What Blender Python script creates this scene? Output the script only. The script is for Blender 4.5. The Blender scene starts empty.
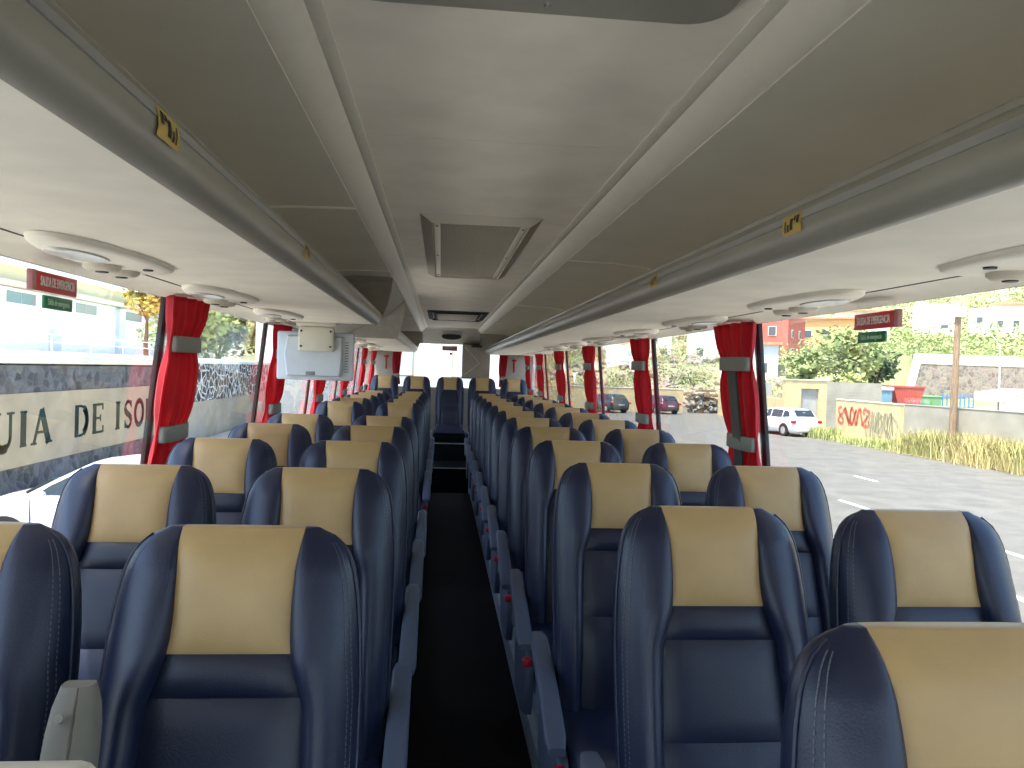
import bpy, bmesh, math, random
from mathutils import Vector, Matrix, noise
R = math.radians
PI = math.pi
random.seed(11)
S = bpy.context.scene
COL = S.collection

# ------------------------------------------------------------------ helpers
def lin(c):
    return tuple(((v/255)/12.92 if v/255 <= .04045 else ((v/255+.055)/1.055)**2.4) for v in c)

def mat(name, col, rough=.5, metal=0., noise_amt=0., noise_scale=20., bump=0., bump_scale=200., spec=.5, col2=None, coat=0., detail=4, stretch=None, sheen=0.):
    m = bpy.data.materials.new(name); m.use_nodes = True
    nt = m.node_tree; b = nt.nodes['Principled BSDF']
    c = (*col, 1)
    b.inputs['Base Color'].default_value = c
    b.inputs['Roughness'].default_value = rough
    b.inputs['Metallic'].default_value = metal
    b.inputs['Specular IOR Level'].default_value = spec
    b.inputs['Coat Weight'].default_value = coat
    if sheen: b.inputs['Sheen Weight'].default_value = sheen
    tc = nt.nodes.new('ShaderNodeTexCoord')
    src = tc.outputs['Object']
    if stretch:
        mp = nt.nodes.new('ShaderNodeMapping'); mp.inputs['Scale'].default_value = stretch
        nt.links.new(src, mp.inputs['Vector']); src = mp.outputs['Vector']
    if noise_amt or col2:
        n = nt.nodes.new('ShaderNodeTexNoise'); n.inputs['Scale'].default_value = noise_scale; n.inputs['Detail'].default_value = detail
        nt.links.new(src, n.inputs['Vector'])
        r = nt.nodes.new('ShaderNodeValToRGB')
        d = col2 if col2 else tuple(max(0, v*(1-noise_amt)) for v in col)
        e = col if col2 else tuple(min(1, v*(1+noise_amt)) for v in col)
        r.color_ramp.elements[0].position = .35; r.color_ramp.elements[1].position = .65
        r.color_ramp.elements[0].color = (*d, 1); r.color_ramp.elements[1].color = (*e, 1)
        nt.links.new(n.outputs['Fac'], r.inputs['Fac']); nt.links.new(r.outputs['Color'], b.inputs['Base Color'])
    if bump:
        n2 = nt.nodes.new('ShaderNodeTexNoise'); n2.inputs['Scale'].default_value = bump_scale; n2.inputs['Detail'].default_value = 3
        nt.links.new(src, n2.inputs['Vector'])
        bp = nt.nodes.new('ShaderNodeBump'); bp.inputs['Strength'].default_value = bump; bp.inputs['Distance'].default_value = .002
        nt.links.new(n2.outputs['Fac'], bp.inputs['Height']); nt.links.new(bp.outputs['Normal'], b.inputs['Normal'])
    return m

def glass_mat(name, tint, strength=1.0):
    m = bpy.data.materials.new(name); m.use_nodes = True
    nt = m.node_tree; nt.nodes.clear()
    out = nt.nodes.new('ShaderNodeOutputMaterial'); mx = nt.nodes.new('ShaderNodeMixShader')
    tr = nt.nodes.new('ShaderNodeBsdfTransparent'); tr.inputs['Color'].default_value = (*tint, 1)
    gl = nt.nodes.new('ShaderNodeBsdfGlossy'); gl.inputs['Roughness'].default_value = .01
    lw = nt.nodes.new('ShaderNodeLayerWeight'); lw.inputs['Blend'].default_value = .5
    pw = nt.nodes.new('ShaderNodeMath'); pw.operation = 'POWER'; pw.inputs[1].default_value = 5
    ml = nt.nodes.new('ShaderNodeMath'); ml.operation = 'MULTIPLY_ADD'; ml.inputs[1].default_value = .9*strength; ml.inputs[2].default_value = .035*strength
    nt.links.new(lw.outputs['Facing'], pw.inputs[0]); nt.links.new(pw.outputs[0], ml.inputs[0])
    nt.links.new(ml.outputs[0], mx.inputs['Fac'])
    nt.links.new(tr.outputs[0], mx.inputs[1]); nt.links.new(gl.outputs[0], mx.inputs[2]); nt.links.new(mx.outputs[0], out.inputs['Surface'])
    return m

class MB:
    """collects shapes into one mesh"""
    def __init__(s): s.v = []; s.f = []
    def add(s, vs, fs):
        o = len(s.v); s.v += [tuple(p) for p in vs]; s.f += [tuple(i+o for i in f) for f in fs]; return s
    def bm(s, b):
        b.verts.index_update()
        s.add([v.co.copy() for v in b.verts], [[v.index for v in f.verts] for f in b.faces]); b.free(); return s
    def box(s, c, d, r=0., seg=2, rot=None):
        b = bmesh.new(); bmesh.ops.create_cube(b, size=1)
        for v in b.verts: v.co = Vector((v.co.x*d[0], v.co.y*d[1], v.co.z*d[2]))
        if r > 0: bmesh.ops.bevel(b, geom=b.edges[:], offset=min(r, min(d)*.49), segments=seg, affect='EDGES', profile=.5)
        M = Matrix.Translation(c)
        if rot is not None: M = M @ (rot if isinstance(rot, Matrix) else Matrix.Rotation(rot, 4, 'Z'))
        b.transform(M); return s.bm(b)
    def cyl(s, a, b_, r0, r1=None, n=16, caps=True):
        a = Vector(a); b_ = Vector(b_); r1 = r0 if r1 is None else r1
        d = (b_-a).normalized(); u = d.orthogonal().normalized(); w = d.cross(u)
        vs = []
        for p, r in ((a, r0), (b_, r1)):
            for k in range(n):
                t = 2*PI*k/n; vs.append(p+u*(r*math.cos(t))+w*(r*math.sin(t)))
        fs = [(k, (k+1) % n, n+(k+1) % n, n+k) for k in range(n)]
        if caps: fs += [tuple(range(n-1, -1, -1)), tuple(range(n, 2*n))]
        return s.add(vs, fs)
    def tube(s, pts, r, n=8, caps=True):
        pts = [Vector(p) for p in pts]; vs = []; fs = []
        u = None
        for i, p in enumerate(pts):
            d = (pts[min(i+1, len(pts)-1)]-pts[max(i-1, 0)]).normalized()
            u = d.orthogonal().normalized() if u is None else (u-d*u.dot(d)).normalized()
            w = d.cross(u)
            rr = r[i] if isinstance(r, (list, tuple)) else r
            for k in range(n):
                t = 2*PI*k/n; vs.append(p+u*(rr*math.cos(t))+w*(rr*math.sin(t)))
        for i in range(len(pts)-1):
            for k in range(n): fs.append((i*n+k, i*n+(k+1) % n, (i+1)*n+(k+1) % n, (i+1)*n+k))
        if caps: fs += [tuple(range(n-1, -1, -1)), tuple(range((len(pts)-1)*n, len(pts)*n))]
        return s.add(vs, fs)
    def prism(s, prof, y0, y1, axis='y', shear=None):
        """closed 2-D profile (a,z) extruded along y; shear(z)->extra y at the far end"""
        n = len(prof); vs = []
        for j, y in enumerate((y0, y1)):
            for a, z in prof:
                dy = shear(z) if (shear and j == 1) else 0
                vs.append((a, y+dy, z) if axis == 'y' else (y, a, z) if axis == 'x' else (a, z, y))
        fs = [(k, (k+1) % n, n+(k+1) % n, n+k) for k in range(n)]+[tuple(range(n-1, -1, -1)), tuple(range(n, 2*n))]
        return s.add(vs, fs)
    def loft(s, loops, caps=True, closed=True):
        n = len(loops[0]); vs = [p for l in loops for p in l]; fs = []
        for i in range(len(loops)-1):
            for k in range(n if closed else n-1):
                fs.append((i*n+k, i*n+(k+1) % n, (i+1)*n+(k+1) % n, (i+1)*n+k))
        if caps: fs += [tuple(range(n-1, -1, -1)), tuple(range((len(loops)-1)*n, len(loops)*n))]
        return s.add(vs, fs)
    def mesh(s, name, m, smooth=True, angle=40):
        me = bpy.data.meshes.new(name); me.from_pydata(s.v, [], s.f)
        b = bmesh.new(); b.from_mesh(me); bmesh.ops.recalc_face_normals(b, faces=b.faces); b.to_mesh(me); b.free()
        me.materials.append(m)
        if smooth:
            me.shade_smooth()
            if angle: me.set_sharp_from_angle(angle=R(angle))
        return me
    def build(s, name, m, parent=None, smooth=True, angle=40, loc=None):
        o = bpy.data.objects.new(name, s.mesh(name, m, smooth, angle)); COL.objects.link(o)
        if parent is not None: o.parent = parent
        if loc: o.location = loc
        return o

def tag(o, label, cat, group=None, kind=None):
    if label: o['label'] = label
    if cat: o['category'] = cat
    if group: o['group'] = group
    if kind: o['kind'] = kind
    return o
def thing(name, label, cat, loc=(0, 0, 0), rz=0, group=None):
    o = bpy.data.objects.new(name, None); COL.objects.link(o); o.empty_display_size = .1
    o.location = loc; o.rotation_euler.z = rz
    return tag(o, label, cat, group)
def struct(o, label, cat=None):
    o['kind'] = 'structure'; o['label'] = label; o['category'] = cat or 'setting'; return o
def copy_tree(o, parent=None):
    c = o.copy(); COL.objects.link(c)
    if parent is not None: c.parent = parent
    for ch in list(KIDS.get(o.name, [])) or list(o.children): copy_tree(ch, c)
    return c
KIDS = {}
def text_mesh(txt, size, bold=0.):
    cu = bpy.data.curves.new('txt', 'FONT'); cu.body = txt; cu.size = size; cu.align_x = 'CENTER'; cu.align_y = 'CENTER'; cu.offset = bold
    cu.extrude = .0006
    o = bpy.data.objects.new('txt', cu); COL.objects.link(o)
    bpy.context.view_layer.update()
    me = bpy.data.meshes.new_from_object(o.evaluated_get(bpy.context.evaluated_depsgraph_get()))
    bpy.data.objects.remove(o); bpy.data.curves.remove(cu)
    return me
def put_text(name, txt, size, m, parent, M, sx=1., bold=0.):
    me = text_mesh(txt, size, bold); me.materials.clear(); me.materials.append(m)
    me.transform(M @ Matrix.Diagonal((sx, 1, 1, 1)))
    o = bpy.data.objects.new(name, me); COL.objects.link(o)
    if parent is not None: o.parent = parent
    return o
def lerp_table(t, x):
    if x <= t[0][0]: return t[0][1]
    for (a, b), (c, d) in zip(t, t[1:]):
        if x <= c: return b+(d-b)*(x-a)/(c-a)
    return t[-1][1]

# ------------------------------------------------------------------ materials
M = {}
M['navy'] = mat('navy_leather', (.0095, .0150, .046), .38, bump=.25, bump_scale=350, noise_amt=.12, noise_scale=9, spec=.55)
M['navyd'] = mat('navy_leather_panel', (.0085, .0125, .036), .40, bump=.25, bump_scale=350, noise_amt=.12, noise_scale=9, spec=.55)
M['tan'] = mat('tan_leather', (.51, .335, .146), .42, bump=.2, bump_scale=400, noise_amt=.05, noise_scale=12)
M['thread'] = mat('pale_thread', (.13, .135, .155), .7)
M['arm'] = mat('grey_blue_plastic', (.085, .112, .172), .45, bump=.15, bump_scale=300)
M['armgrey'] = mat('beige_grey_plastic', (.215, .195, .155), .6, noise_amt=.06, bump=.1)
M['seatshell'] = mat('dark_grey_plastic', (.03, .034, .045), .55)
M['redbtn'] = mat('red_plastic', (.55, .012, .03), .3)
M['frame'] = mat('seat_frame_paint', (.17, .18, .19), .45, .4)
M['aisle'] = mat('black_vinyl_floor', (.0022, .0025, .003), .7, noise_amt=.5, noise_scale=14, bump=.2, bump_scale=90, spec=.15)
M['plinth'] = mat('blue_grey_vinyl', (.27, .34, .42), .5, noise_amt=.1, noise_scale=8)
M['ceil'] = mat('ceiling_cloth', (.85, .765, .64), .85, noise_amt=.055, noise_scale=5, bump=.1, bump_scale=260, detail=6)
M['under'] = mat('rack_cloth', (.87, .80, .675), .8, noise_amt=.05, noise_scale=6, bump=.1, bump_scale=240, detail=6)
M['door'] = mat('rack_lining_cloth', (.64, .60, .495), .8, noise_amt=.03, noise_scale=3)
M['cove'] = mat('cove_plastic', (.62, .57, .475), .5, noise_amt=.02)
M['rail'] = mat('grey_rail_plastic', (.31, .29, .235), .33, noise_amt=.04, noise_scale=6)
M['groove'] = mat('dark_rubber', (.03, .029, .026), .7)
M['vent'] = mat('vent_plastic', (.66, .59, .48), .7)
M['mesh'] = mat('perforated_panel', (.56, .49, .39), .75)
M['dark'] = mat('dark_plastic', (.02, .02, .019), .5)
M['unit'] = mat('service_unit_plastic', (.87, .80, .675), .6)
M['lens'] = mat('frosted_lens', (.60, .59, .55), .25)
M['silver'] = mat('silver_metal', (.55, .56, .56), .3, .8)
M['rubber'] = mat('black_rubber', (.012, .014, .014), .5)
M['curtain'] = mat('red_curtain_cloth', (.58, .02, .04), .8, noise_amt=.18, noise_scale=30, bump=.4, bump_scale=300, stretch=(1, 1, .15), sheen=.2)
M['band'] = mat('grey_band_cloth', (.26, .27, .25), .75, bump=.3, bump_scale=400)
M['strap'] = mat('dark_grey_strap', (.085, .092, .095), .7)
M['sidewall'] = mat('sidewall_trim', (.20, .205, .21), .6, noise_amt=.08)
M['rearwall'] = mat('rear_wall_trim', (.36, .335, .285), .7, noise_amt=.05, bump=.1)
M['outer'] = mat('bus_white_paint', (.75, .75, .74), .35)
M['signred'] = mat('red_acrylic', (.56, .018, .03), .3)
M['signgreen'] = mat('green_acrylic', (.012, .20, .075), .35)
M['signend'] = mat('clear_acrylic_edge', (.42, .16, .16), .25)
M['white'] = mat('white_print', (.85, .83, .8), .5)
M['paleprint'] = mat('pale_green_print', (.55, .75, .6), .5)
M['yellow'] = mat('yellow_tag', (.56, .39, .09), .5)
M['blackprint'] = mat('black_print', (.03, .025, .02), .5)
M['tv'] = mat('pale_blue_grey_plastic', (.62, .67, .73), .4, noise_amt=.02)
M['tvdark'] = mat('vent_slot_grey', (.22, .24, .26), .5)
M['bracket'] = mat('cream_metal', (.66, .63, .54), .4)
M['hammer'] = mat('red_hammer_plastic', (.42, .03, .03), .4)
M['glass'] = glass_mat('window_glass', (.96, .985, .975), 1.15)
M['carglass'] = mat('car_glass', (.02, .03, .032), .05, spec=.8)
_n = M['curtain'].node_tree; _b = _n.nodes['Principled BSDF']; _o = _n.nodes['Material Output']
_t = _n.nodes.new('ShaderNodeBsdfTranslucent'); _t.inputs['Color'].default_value = (.80, .03, .045, 1); _m = _n.nodes.new('ShaderNodeMixShader'); _m.inputs[0].default_value = .4
_n.links.new(_b.outputs[0], _m.inputs[1]); _n.links.new(_t.outputs[0], _m.inputs[2]); _n.links.new(_m.outputs[0], _o.inputs['Surface'])
# outside
M['asphalt'] = mat('asphalt', (.16, .152, .138), .95, spec=.1, noise_amt=.13, noise_scale=1.3, bump=.3, bump_scale=30, detail=8)
M['concrete'] = mat('bounce_concrete', (.50, .48, .435), .95, spec=.1, noise_amt=.08, noise_scale=1.5, detail=7)
M['paint'] = mat('road_paint', (.80, .80, .78), .8)
M['ochre'] = mat('ochre_plaster', (.62, .50, .275), .9, noise_amt=.10, noise_scale=1.2, detail=7)
M['greywall'] = mat('grey_plaster', (.38, .345, .275), .9, noise_amt=.12, noise_scale=1.0, detail=7)
M['irongrey'] = mat('grey_sheet_door', (.42, .42, .39), .6, noise_amt=.1, noise_scale=2)
M['cream'] = mat('cream_render', (.82, .78, .64), .9, noise_amt=.05, noise_scale=.8)
M['whitewall'] = mat('white_render', (.86, .88, .88), .9, noise_amt=.03, noise_scale=.6)
M['bluewhite'] = mat('pale_blue_render', (.62, .70, .80), .9, noise_amt=.04)
M['winblue'] = mat('blue_window_pane', (.16, .26, .34), .2)
M['palepane'] = mat('pale_grey_pane', (.60, .64, .64), .4)
M['windark'] = mat('dark_window_pane', (.10, .12, .14), .25)
M['redwall'] = mat('brick_red_render', (.62, .16, .12), .9, noise_amt=.08, noise_scale=.5)
M['orange'] = mat('orange_render', (.85, .50, .22), .9)
M['tile'] = mat('roof_tile', (.62, .30, .18), .85, noise_amt=.15, noise_scale=2)
M['sheet'] = mat('yellow_ridged_sheet', (.62, .62, .40), .7, noise_amt=.1)
M['timber'] = mat('weathered_timber', (.30, .20, .125), .9, noise_amt=.3, noise_scale=6, stretch=(4, 4, .4))
M['galv'] = mat('galvanised_pole', (.60, .60, .55), .5, .2)
M['bark'] = mat('bark', (.13, .10, .07), .95, noise_amt=.3, noise_scale=6)
M['letter'] = mat('dark_green_letter_paint', (.013, .034, .026), .85, spec=.2, noise_amt=.35, noise_scale=3)
M['graf_red'] = mat('faded_red_spray', (.62, .16, .10), .9, noise_amt=.2, noise_scale=4)
M['graf_dark'] = mat('faded_grey_spray', (.36, .33, .22), .9)
M['blue'] = mat('blue_paint', (.10, .28, .55), .5)
M['bluetank'] = mat('blue_grey_paint', (.20, .34, .42), .6)
M['skip'] = mat('red_oxide_paint', (.50, .09, .06), .6, noise_amt=.1)
M['greenbin'] = mat('green_plastic', (.22, .42, .18), .6)
M['tarp'] = mat('white_tarp', (.82, .84, .86), .7)
M['carwhite'] = mat('white_car_paint', (.83, .84, .85), .25, coat=.6)
M['cardark'] = mat('dark_teal_car_paint', (.03, .05, .055), .25, coat=.6)
M['carpurple'] = mat('dark_maroon_car_paint', (.07, .028, .055), .25, coat=.6)
M['tyre'] = mat('tyre_rubber', (.014, .014, .014), .8)
M['rim'] = mat('alloy_rim', (.5, .5, .5), .35, .7)
M['taillight'] = mat('tail_light', (.45, .015, .015), .2)
M['headlight'] = mat('headlight', (.6, .62, .64), .1)
M['plate'] = mat('number_plate_blank', (.75, .75, .72), .5)

def rock_mat(name, scale, light, dark, mortar, bump=.8, sat=.45):
    m = bpy.data.materials.new(name); m.use_nodes = True; nt = m.node_tree; b = nt.nodes['Principled BSDF']; b.inputs['Roughness'].default_value = .95
    tc = nt.nodes.new('ShaderNodeTexCoord')
    v = nt.nodes.new('ShaderNodeTexVoronoi'); v.inputs['Scale'].default_value = scale; nt.links.new(tc.outputs['Object'], v.inputs['Vector'])
    ve = nt.nodes.new('ShaderNodeTexVoronoi'); ve.feature = 'DISTANCE_TO_EDGE'; ve.inputs['Scale'].default_value = scale; nt.links.new(tc.outputs['Object'], ve.inputs['Vector'])
    r = nt.nodes.new('ShaderNodeValToRGB'); r.color_ramp.elements[0].color = (*dark, 1); r.color_ramp.elements[1].color = (*light, 1)
    sp = nt.nodes.new('ShaderNodeSeparateColor'); nt.links.new(v.outputs['Color'], sp.inputs[0]); nt.links.new(sp.outputs[0], r.inputs['Fac'])
    er = nt.nodes.new('ShaderNodeValToRGB'); er.color_ramp.elements[0].position = .02; er.color_ramp.elements[1].position = .09; nt.links.new(ve.outputs['Distance'], er.inputs['Fac'])
    mx = nt.nodes.new('ShaderNodeMix'); mx.data_type = 'RGBA'; mx.inputs[6].default_value = (*mortar, 1)
    nt.links.new(er.outputs['Color'], mx.inputs[0]); nt.links.new(r.outputs['Color'], mx.inputs[7])
    n = nt.nodes.new('ShaderNodeTexNoise'); n.inputs['Scale'].default_value = scale*2.5; n.inputs['Detail'].default_value = 6; nt.links.new(tc.outputs['Object'], n.inputs['Vector'])
    m2 = nt.nodes.new('ShaderNodeMix'); m2.data_type = 'RGBA'; m2.blend_type = 'OVERLAY'; m2.inputs[0].default_value = .6
    nt.links.new(mx.outputs[2], m2.inputs[6]); nt.links.new(n.outputs['Color'], m2.inputs[7])
    hs = nt.nodes.new('ShaderNodeHueSaturation'); hs.inputs['Saturation'].default_value = sat; nt.links.new(m2.outputs[2], hs.inputs['Color'])
    nt.links.new(hs.outputs['Color'], b.inputs['Base Color'])
    bp = nt.nodes.new('ShaderNodeBump'); bp.inputs['Strength'].default_value = bump; bp.inputs['Distance'].default_value = .05
    nt.links.new(ve.outputs['Distance'], bp.inputs['Height']); nt.links.new(bp.outputs['Normal'], b.inputs['Normal'])
    return m
M['lava'] = rock_mat('dark_lava_masonry', 4.2, (.15, .15, .155), (.05, .052, .055), (.12, .12, .12))
M['lavawhite'] = rock_mat('lava_masonry_with_white_mortar', 2.6, (.10, .10, .10), (.03, .03, .03), (.75, .75, .72))
M['brownstone'] = rock_mat('brown_masonry', 2.6, (.38, .29, .23), (.20, .15, .125), (.36, .30, .25), sat=.85)
M['rubble'] = rock_mat('pale_rubble', 1.6, (.55, .52, .44), (.14, .13, .10), (.05, .05, .04))
M['band_plaster'] = mat('tan_plaster_band', (.40, .33, .225), .9, noise_amt=.14, noise_scale=1.1, detail=8)

def foliage_mat(name, a, b_, scale):
    m = mat(name, a, .75, col2=b_, noise_scale=scale, detail=3); 
    b = m.node_tree.nodes['Principled BSDF']; b.inputs['Specular IOR Level'].default_value = .2
    return m
M['leaf'] = foliage_mat('pale_green_leaves', (.40, .45, .20), (.20, .27, .10), .8)
M['leafd'] = foliage_mat('dark_green_leaves', (.09, .15, .06), (.035, .07, .035), .8)
M['leafy'] = foliage_mat('yellow_green_leaves', (.50, .51, .22), (.32, .37, .13), .9)
M['leafo'] = foliage_mat('orange_tinged_leaves', (.60, .36, .08), (.30, .33, .09), 1.1)
M['scrub'] = foliage_mat('dry_scrub', (.46, .43, .26), (.26, .28, .14), .35)
M['grassm'] = foliage_mat('dry_grass', (.60, .50, .24), (.42, .40, .16), .35)

# terrain colour: dry earth, scrub, rock
def terrain_mat():
    m = mat('hillside_earth', (.42, .37, .24), .95, col2=(.20, .24, .10), noise_scale=.09, detail=9); return m
M['hill'] = terrain_mat()
M['earth'] = mat('dry_earth', (.50, .42, .30), .95, noise_amt=.15, noise_scale=.6, detail=8)

# ------------------------------------------------------------------ COACH SHELL
Y0, YR = -1.7, 12.3            # windscreen bulkhead, rear wall
ZU = 1.67                      # underside of luggage racks
ZC = 2.055                     # ceiling
def prism(name, m, prof, y0, y1, parent=None, **k): return MB().prism(prof, y0, y1, **k).build(name, m, parent)

struct(MB().box((0, 4.0, -.20), (.56, 11.2, .16)).build('floor', M['aisle']), 'black vinyl aisle floor running down the coach', 'floor')
for sd, nm in ((-1, 'left'), (1, 'right')):
    mb = MB().box((sd*.745, 4.65, -.11), (.99, 12.7, .22))
    mb.box((sd*.262, 4.65, -.004), (.032, 12.7, .024), .006)
    struct(mb.build('baseboard_'+nm, M['plinth']), 'blue grey raised seat platform along the %s of the aisle' % nm, 'platform')
# steps up to the rear bench
mb = MB(); mb.box((0, 10.35, -.025), (.49, .9, .35)); mb.box((0, 11.5, .095), (.49, 1.6, .59))
stp = struct(mb.build('floor_steps', M['aisle']), 'black steps at the rear end of the aisle', 'steps')
mb = MB(); mb.box((0, 9.895, .151), (.485, .02, .012)); mb.box((0, 10.695, .391), (.485, .02, .012))
mb.build('step_nosing', M['silver'], stp)

# ceiling panel with cove mouldings
mb = MB()
for a_, b_ in ((Y0, .3), (.304, 2.14), (2.144, 6.1), (6.104, 12.1)): mb.box((0, (a_+b_)/2, ZC+.03), (.82, b_-a_, .06))

struct(mb.build('ceiling', M['ceil']), 'flat cloth covered ceiling panel above the aisle', 'ceiling')
for sd, nm in ((-1, 'left'), (1, 'right')):
    p = [(.375, ZC+.02), (.375, ZC-.004), (.392, ZC-.012), (.404, ZC-.010), (.414, ZC-.024), (.450, ZC-.050), (.470, 1.995), (.474, 1.995), (.49, 2.03), (.49, 2.1)]
    struct(prism('trim_cove_'+nm, M['cove'], [(sd*a, z) for a, z in p], Y0, 12.1), 'pale cove moulding along the %s edge of the ceiling' % nm, 'moulding')

# roof & outer skin
mb = MB(); mb.box((0, 5.3, 2.24), (2.44, 14.2, .06)); 
struct(mb.build('ceiling_roof', M['outer']), 'white outer roof of the coach', 'roof')
SILL = .74
for sd, nm in ((-1, 'left'), (1, 'right')):
    mb = MB()
    p = [(1.345, -1.2), (1.385, -1.2), (1.345, SILL), (1.275, SILL), (1.285, .1), (1.24, .0), (1.24, -.22), (1.345, -.22)]
    mb.prism([(sd*a, z) for a, z in p], Y0, YR+.1)
    p = [(1.20, ZU+.01), (1.245, ZU-.005), (1.235, 2.27), (1.19, 2.27)]
    mb.prism([(sd*a, z) for a, z in p], Y0, YR+.1)
    struct(mb.build('wall_'+nm, M['sidewall'], angle=30), '%s side wall of the coach below and above its windows' % nm, 'wall')
mb = MB(); mb.box((0, 5.3, -.35), (2.74, 14.1, .1)); struct(mb.build('floor_underframe', M['dark']), 'dark underframe below the coach floor', 'underframe')

# window panes + pillars
YP = [Y0+.25, .2, 3.21, 4.86, 6.62, 8.38, 10.12, 12.2]
def lean(z): return 1.215+(ZU-z)*.10
wn = 0
for sd, nm in ((-1, 'left'), (1, 'right')):
    YP[2] = 3.09 if sd < 0 else 3.24
    YP[3] = 4.80 if sd < 0 else 4.90
    for i in range(len(YP)-1):
        wn += 1
        a, b = YP[i]+.012, YP[i+1]-.012
        mb = MB(); z0, z1 = SILL-.01, ZU+.03
        mb.add([(sd*(lean(z)+t), y, z) for t in (0, .006) for y in (a, b) for z in (z0, z1)],
               [(0, 1, 3, 2), (4, 6, 7, 5), (0, 4, 5, 1), (2, 3, 7, 6), (0, 2, 6, 4), (1, 5, 7, 3)])
        o = struct(mb.build('window_%d' % wn, M['glass'], smooth=False), 'glass pane of the %s windows, number %d from the front' % (nm, i+1), 'window')
    for i in range(1, len(YP)-1):
        y = YP[i]; mb = MB()
        for w, t0, t1 in ((.040, -.004, .012),):
            mb.add([(sd*(lean(z)+t), y+q*w, z) for t in (t0, t1) for q in (-.5, .5) for z in (SILL-.02, ZU+.02)],
                   [(0, 1, 3, 2), (4, 6, 7, 5), (0, 4, 5, 1), (2, 3, 7, 6), (0, 2, 6, 4), (1, 5, 7, 3)])
        o = struct(mb.build('trim_pillar_%s_%d' % (nm, i), M['rubber'], smooth=False), 'black rubber seam between two %s window panes, number %d' % (nm, i), 'window pillar')
        mb = MB()
        mb.add([(sd*(lean(z)+t), y+.026+q*.012, z) for t in (-.006, .012) for q in (-.5, .5) for z in (SILL-.02, ZU+.02)],
               [(0, 1, 3, 2), (4, 6, 7, 5), (0, 4, 5, 1), (2, 3, 7, 6), (0, 2, 6, 4), (1, 5, 7, 3)])
        mb.build('pillar_edge', M['silver'], o, smooth=False)

# rear wall with window opening, lowered bulkhead
mb = MB()
mb.box((0, YR+.05, .50), (2.68, .1, 1.26))                       # below rear window
mb.box((0, YR+.05, 2.04), (2.44, .1, .44))
for sd in (-1, 1): mb.box((sd*1.075, YR+.05, 1.45), (.49, .1, .9))
struct(mb.build('wall_rear', M['rearwall']), 'grey beige rear wall around the back window', 'wall')
struct(MB().box((0, YR+.06, 1.48), (1.70, .008, .74)).build('window_rear', M['glass'], smooth=False), 'wide rear window pane behind the back bench', 'window')
mb = MB()
p = [(11.7, 2.06), (12.02, 2.02), (12.22, 1.83), (12.29, 1.82), (12.29, 2.07)]
mb.prism([(a, z) for a, z in p], -.45, .45, axis='x')
struct(mb.build('ceiling_bulkhead', M['rearwall'], angle=50), 'sloping ceiling bulkhead above the rear window', 'bulkhead')
# front bulkhead and windscreen (behind the viewpoint, opening shaped for interior light)
mb = MB(); mb.box((0, Y0-.05, -.25), (2.74, .1, 1.2)); mb.box((0, Y0-.05, 2.03), (2.5, .1, .5))
struct(mb.build('wall_front', M['sidewall']), 'front bulkhead under and over the windscreen', 'wall')
struct(MB().box((0, Y0-.05, 1.07), (2.62, .008, 1.46)).build('window_front', M['glass'], smooth=False), 'large windscreen at the front of the coach', 'window')

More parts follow.
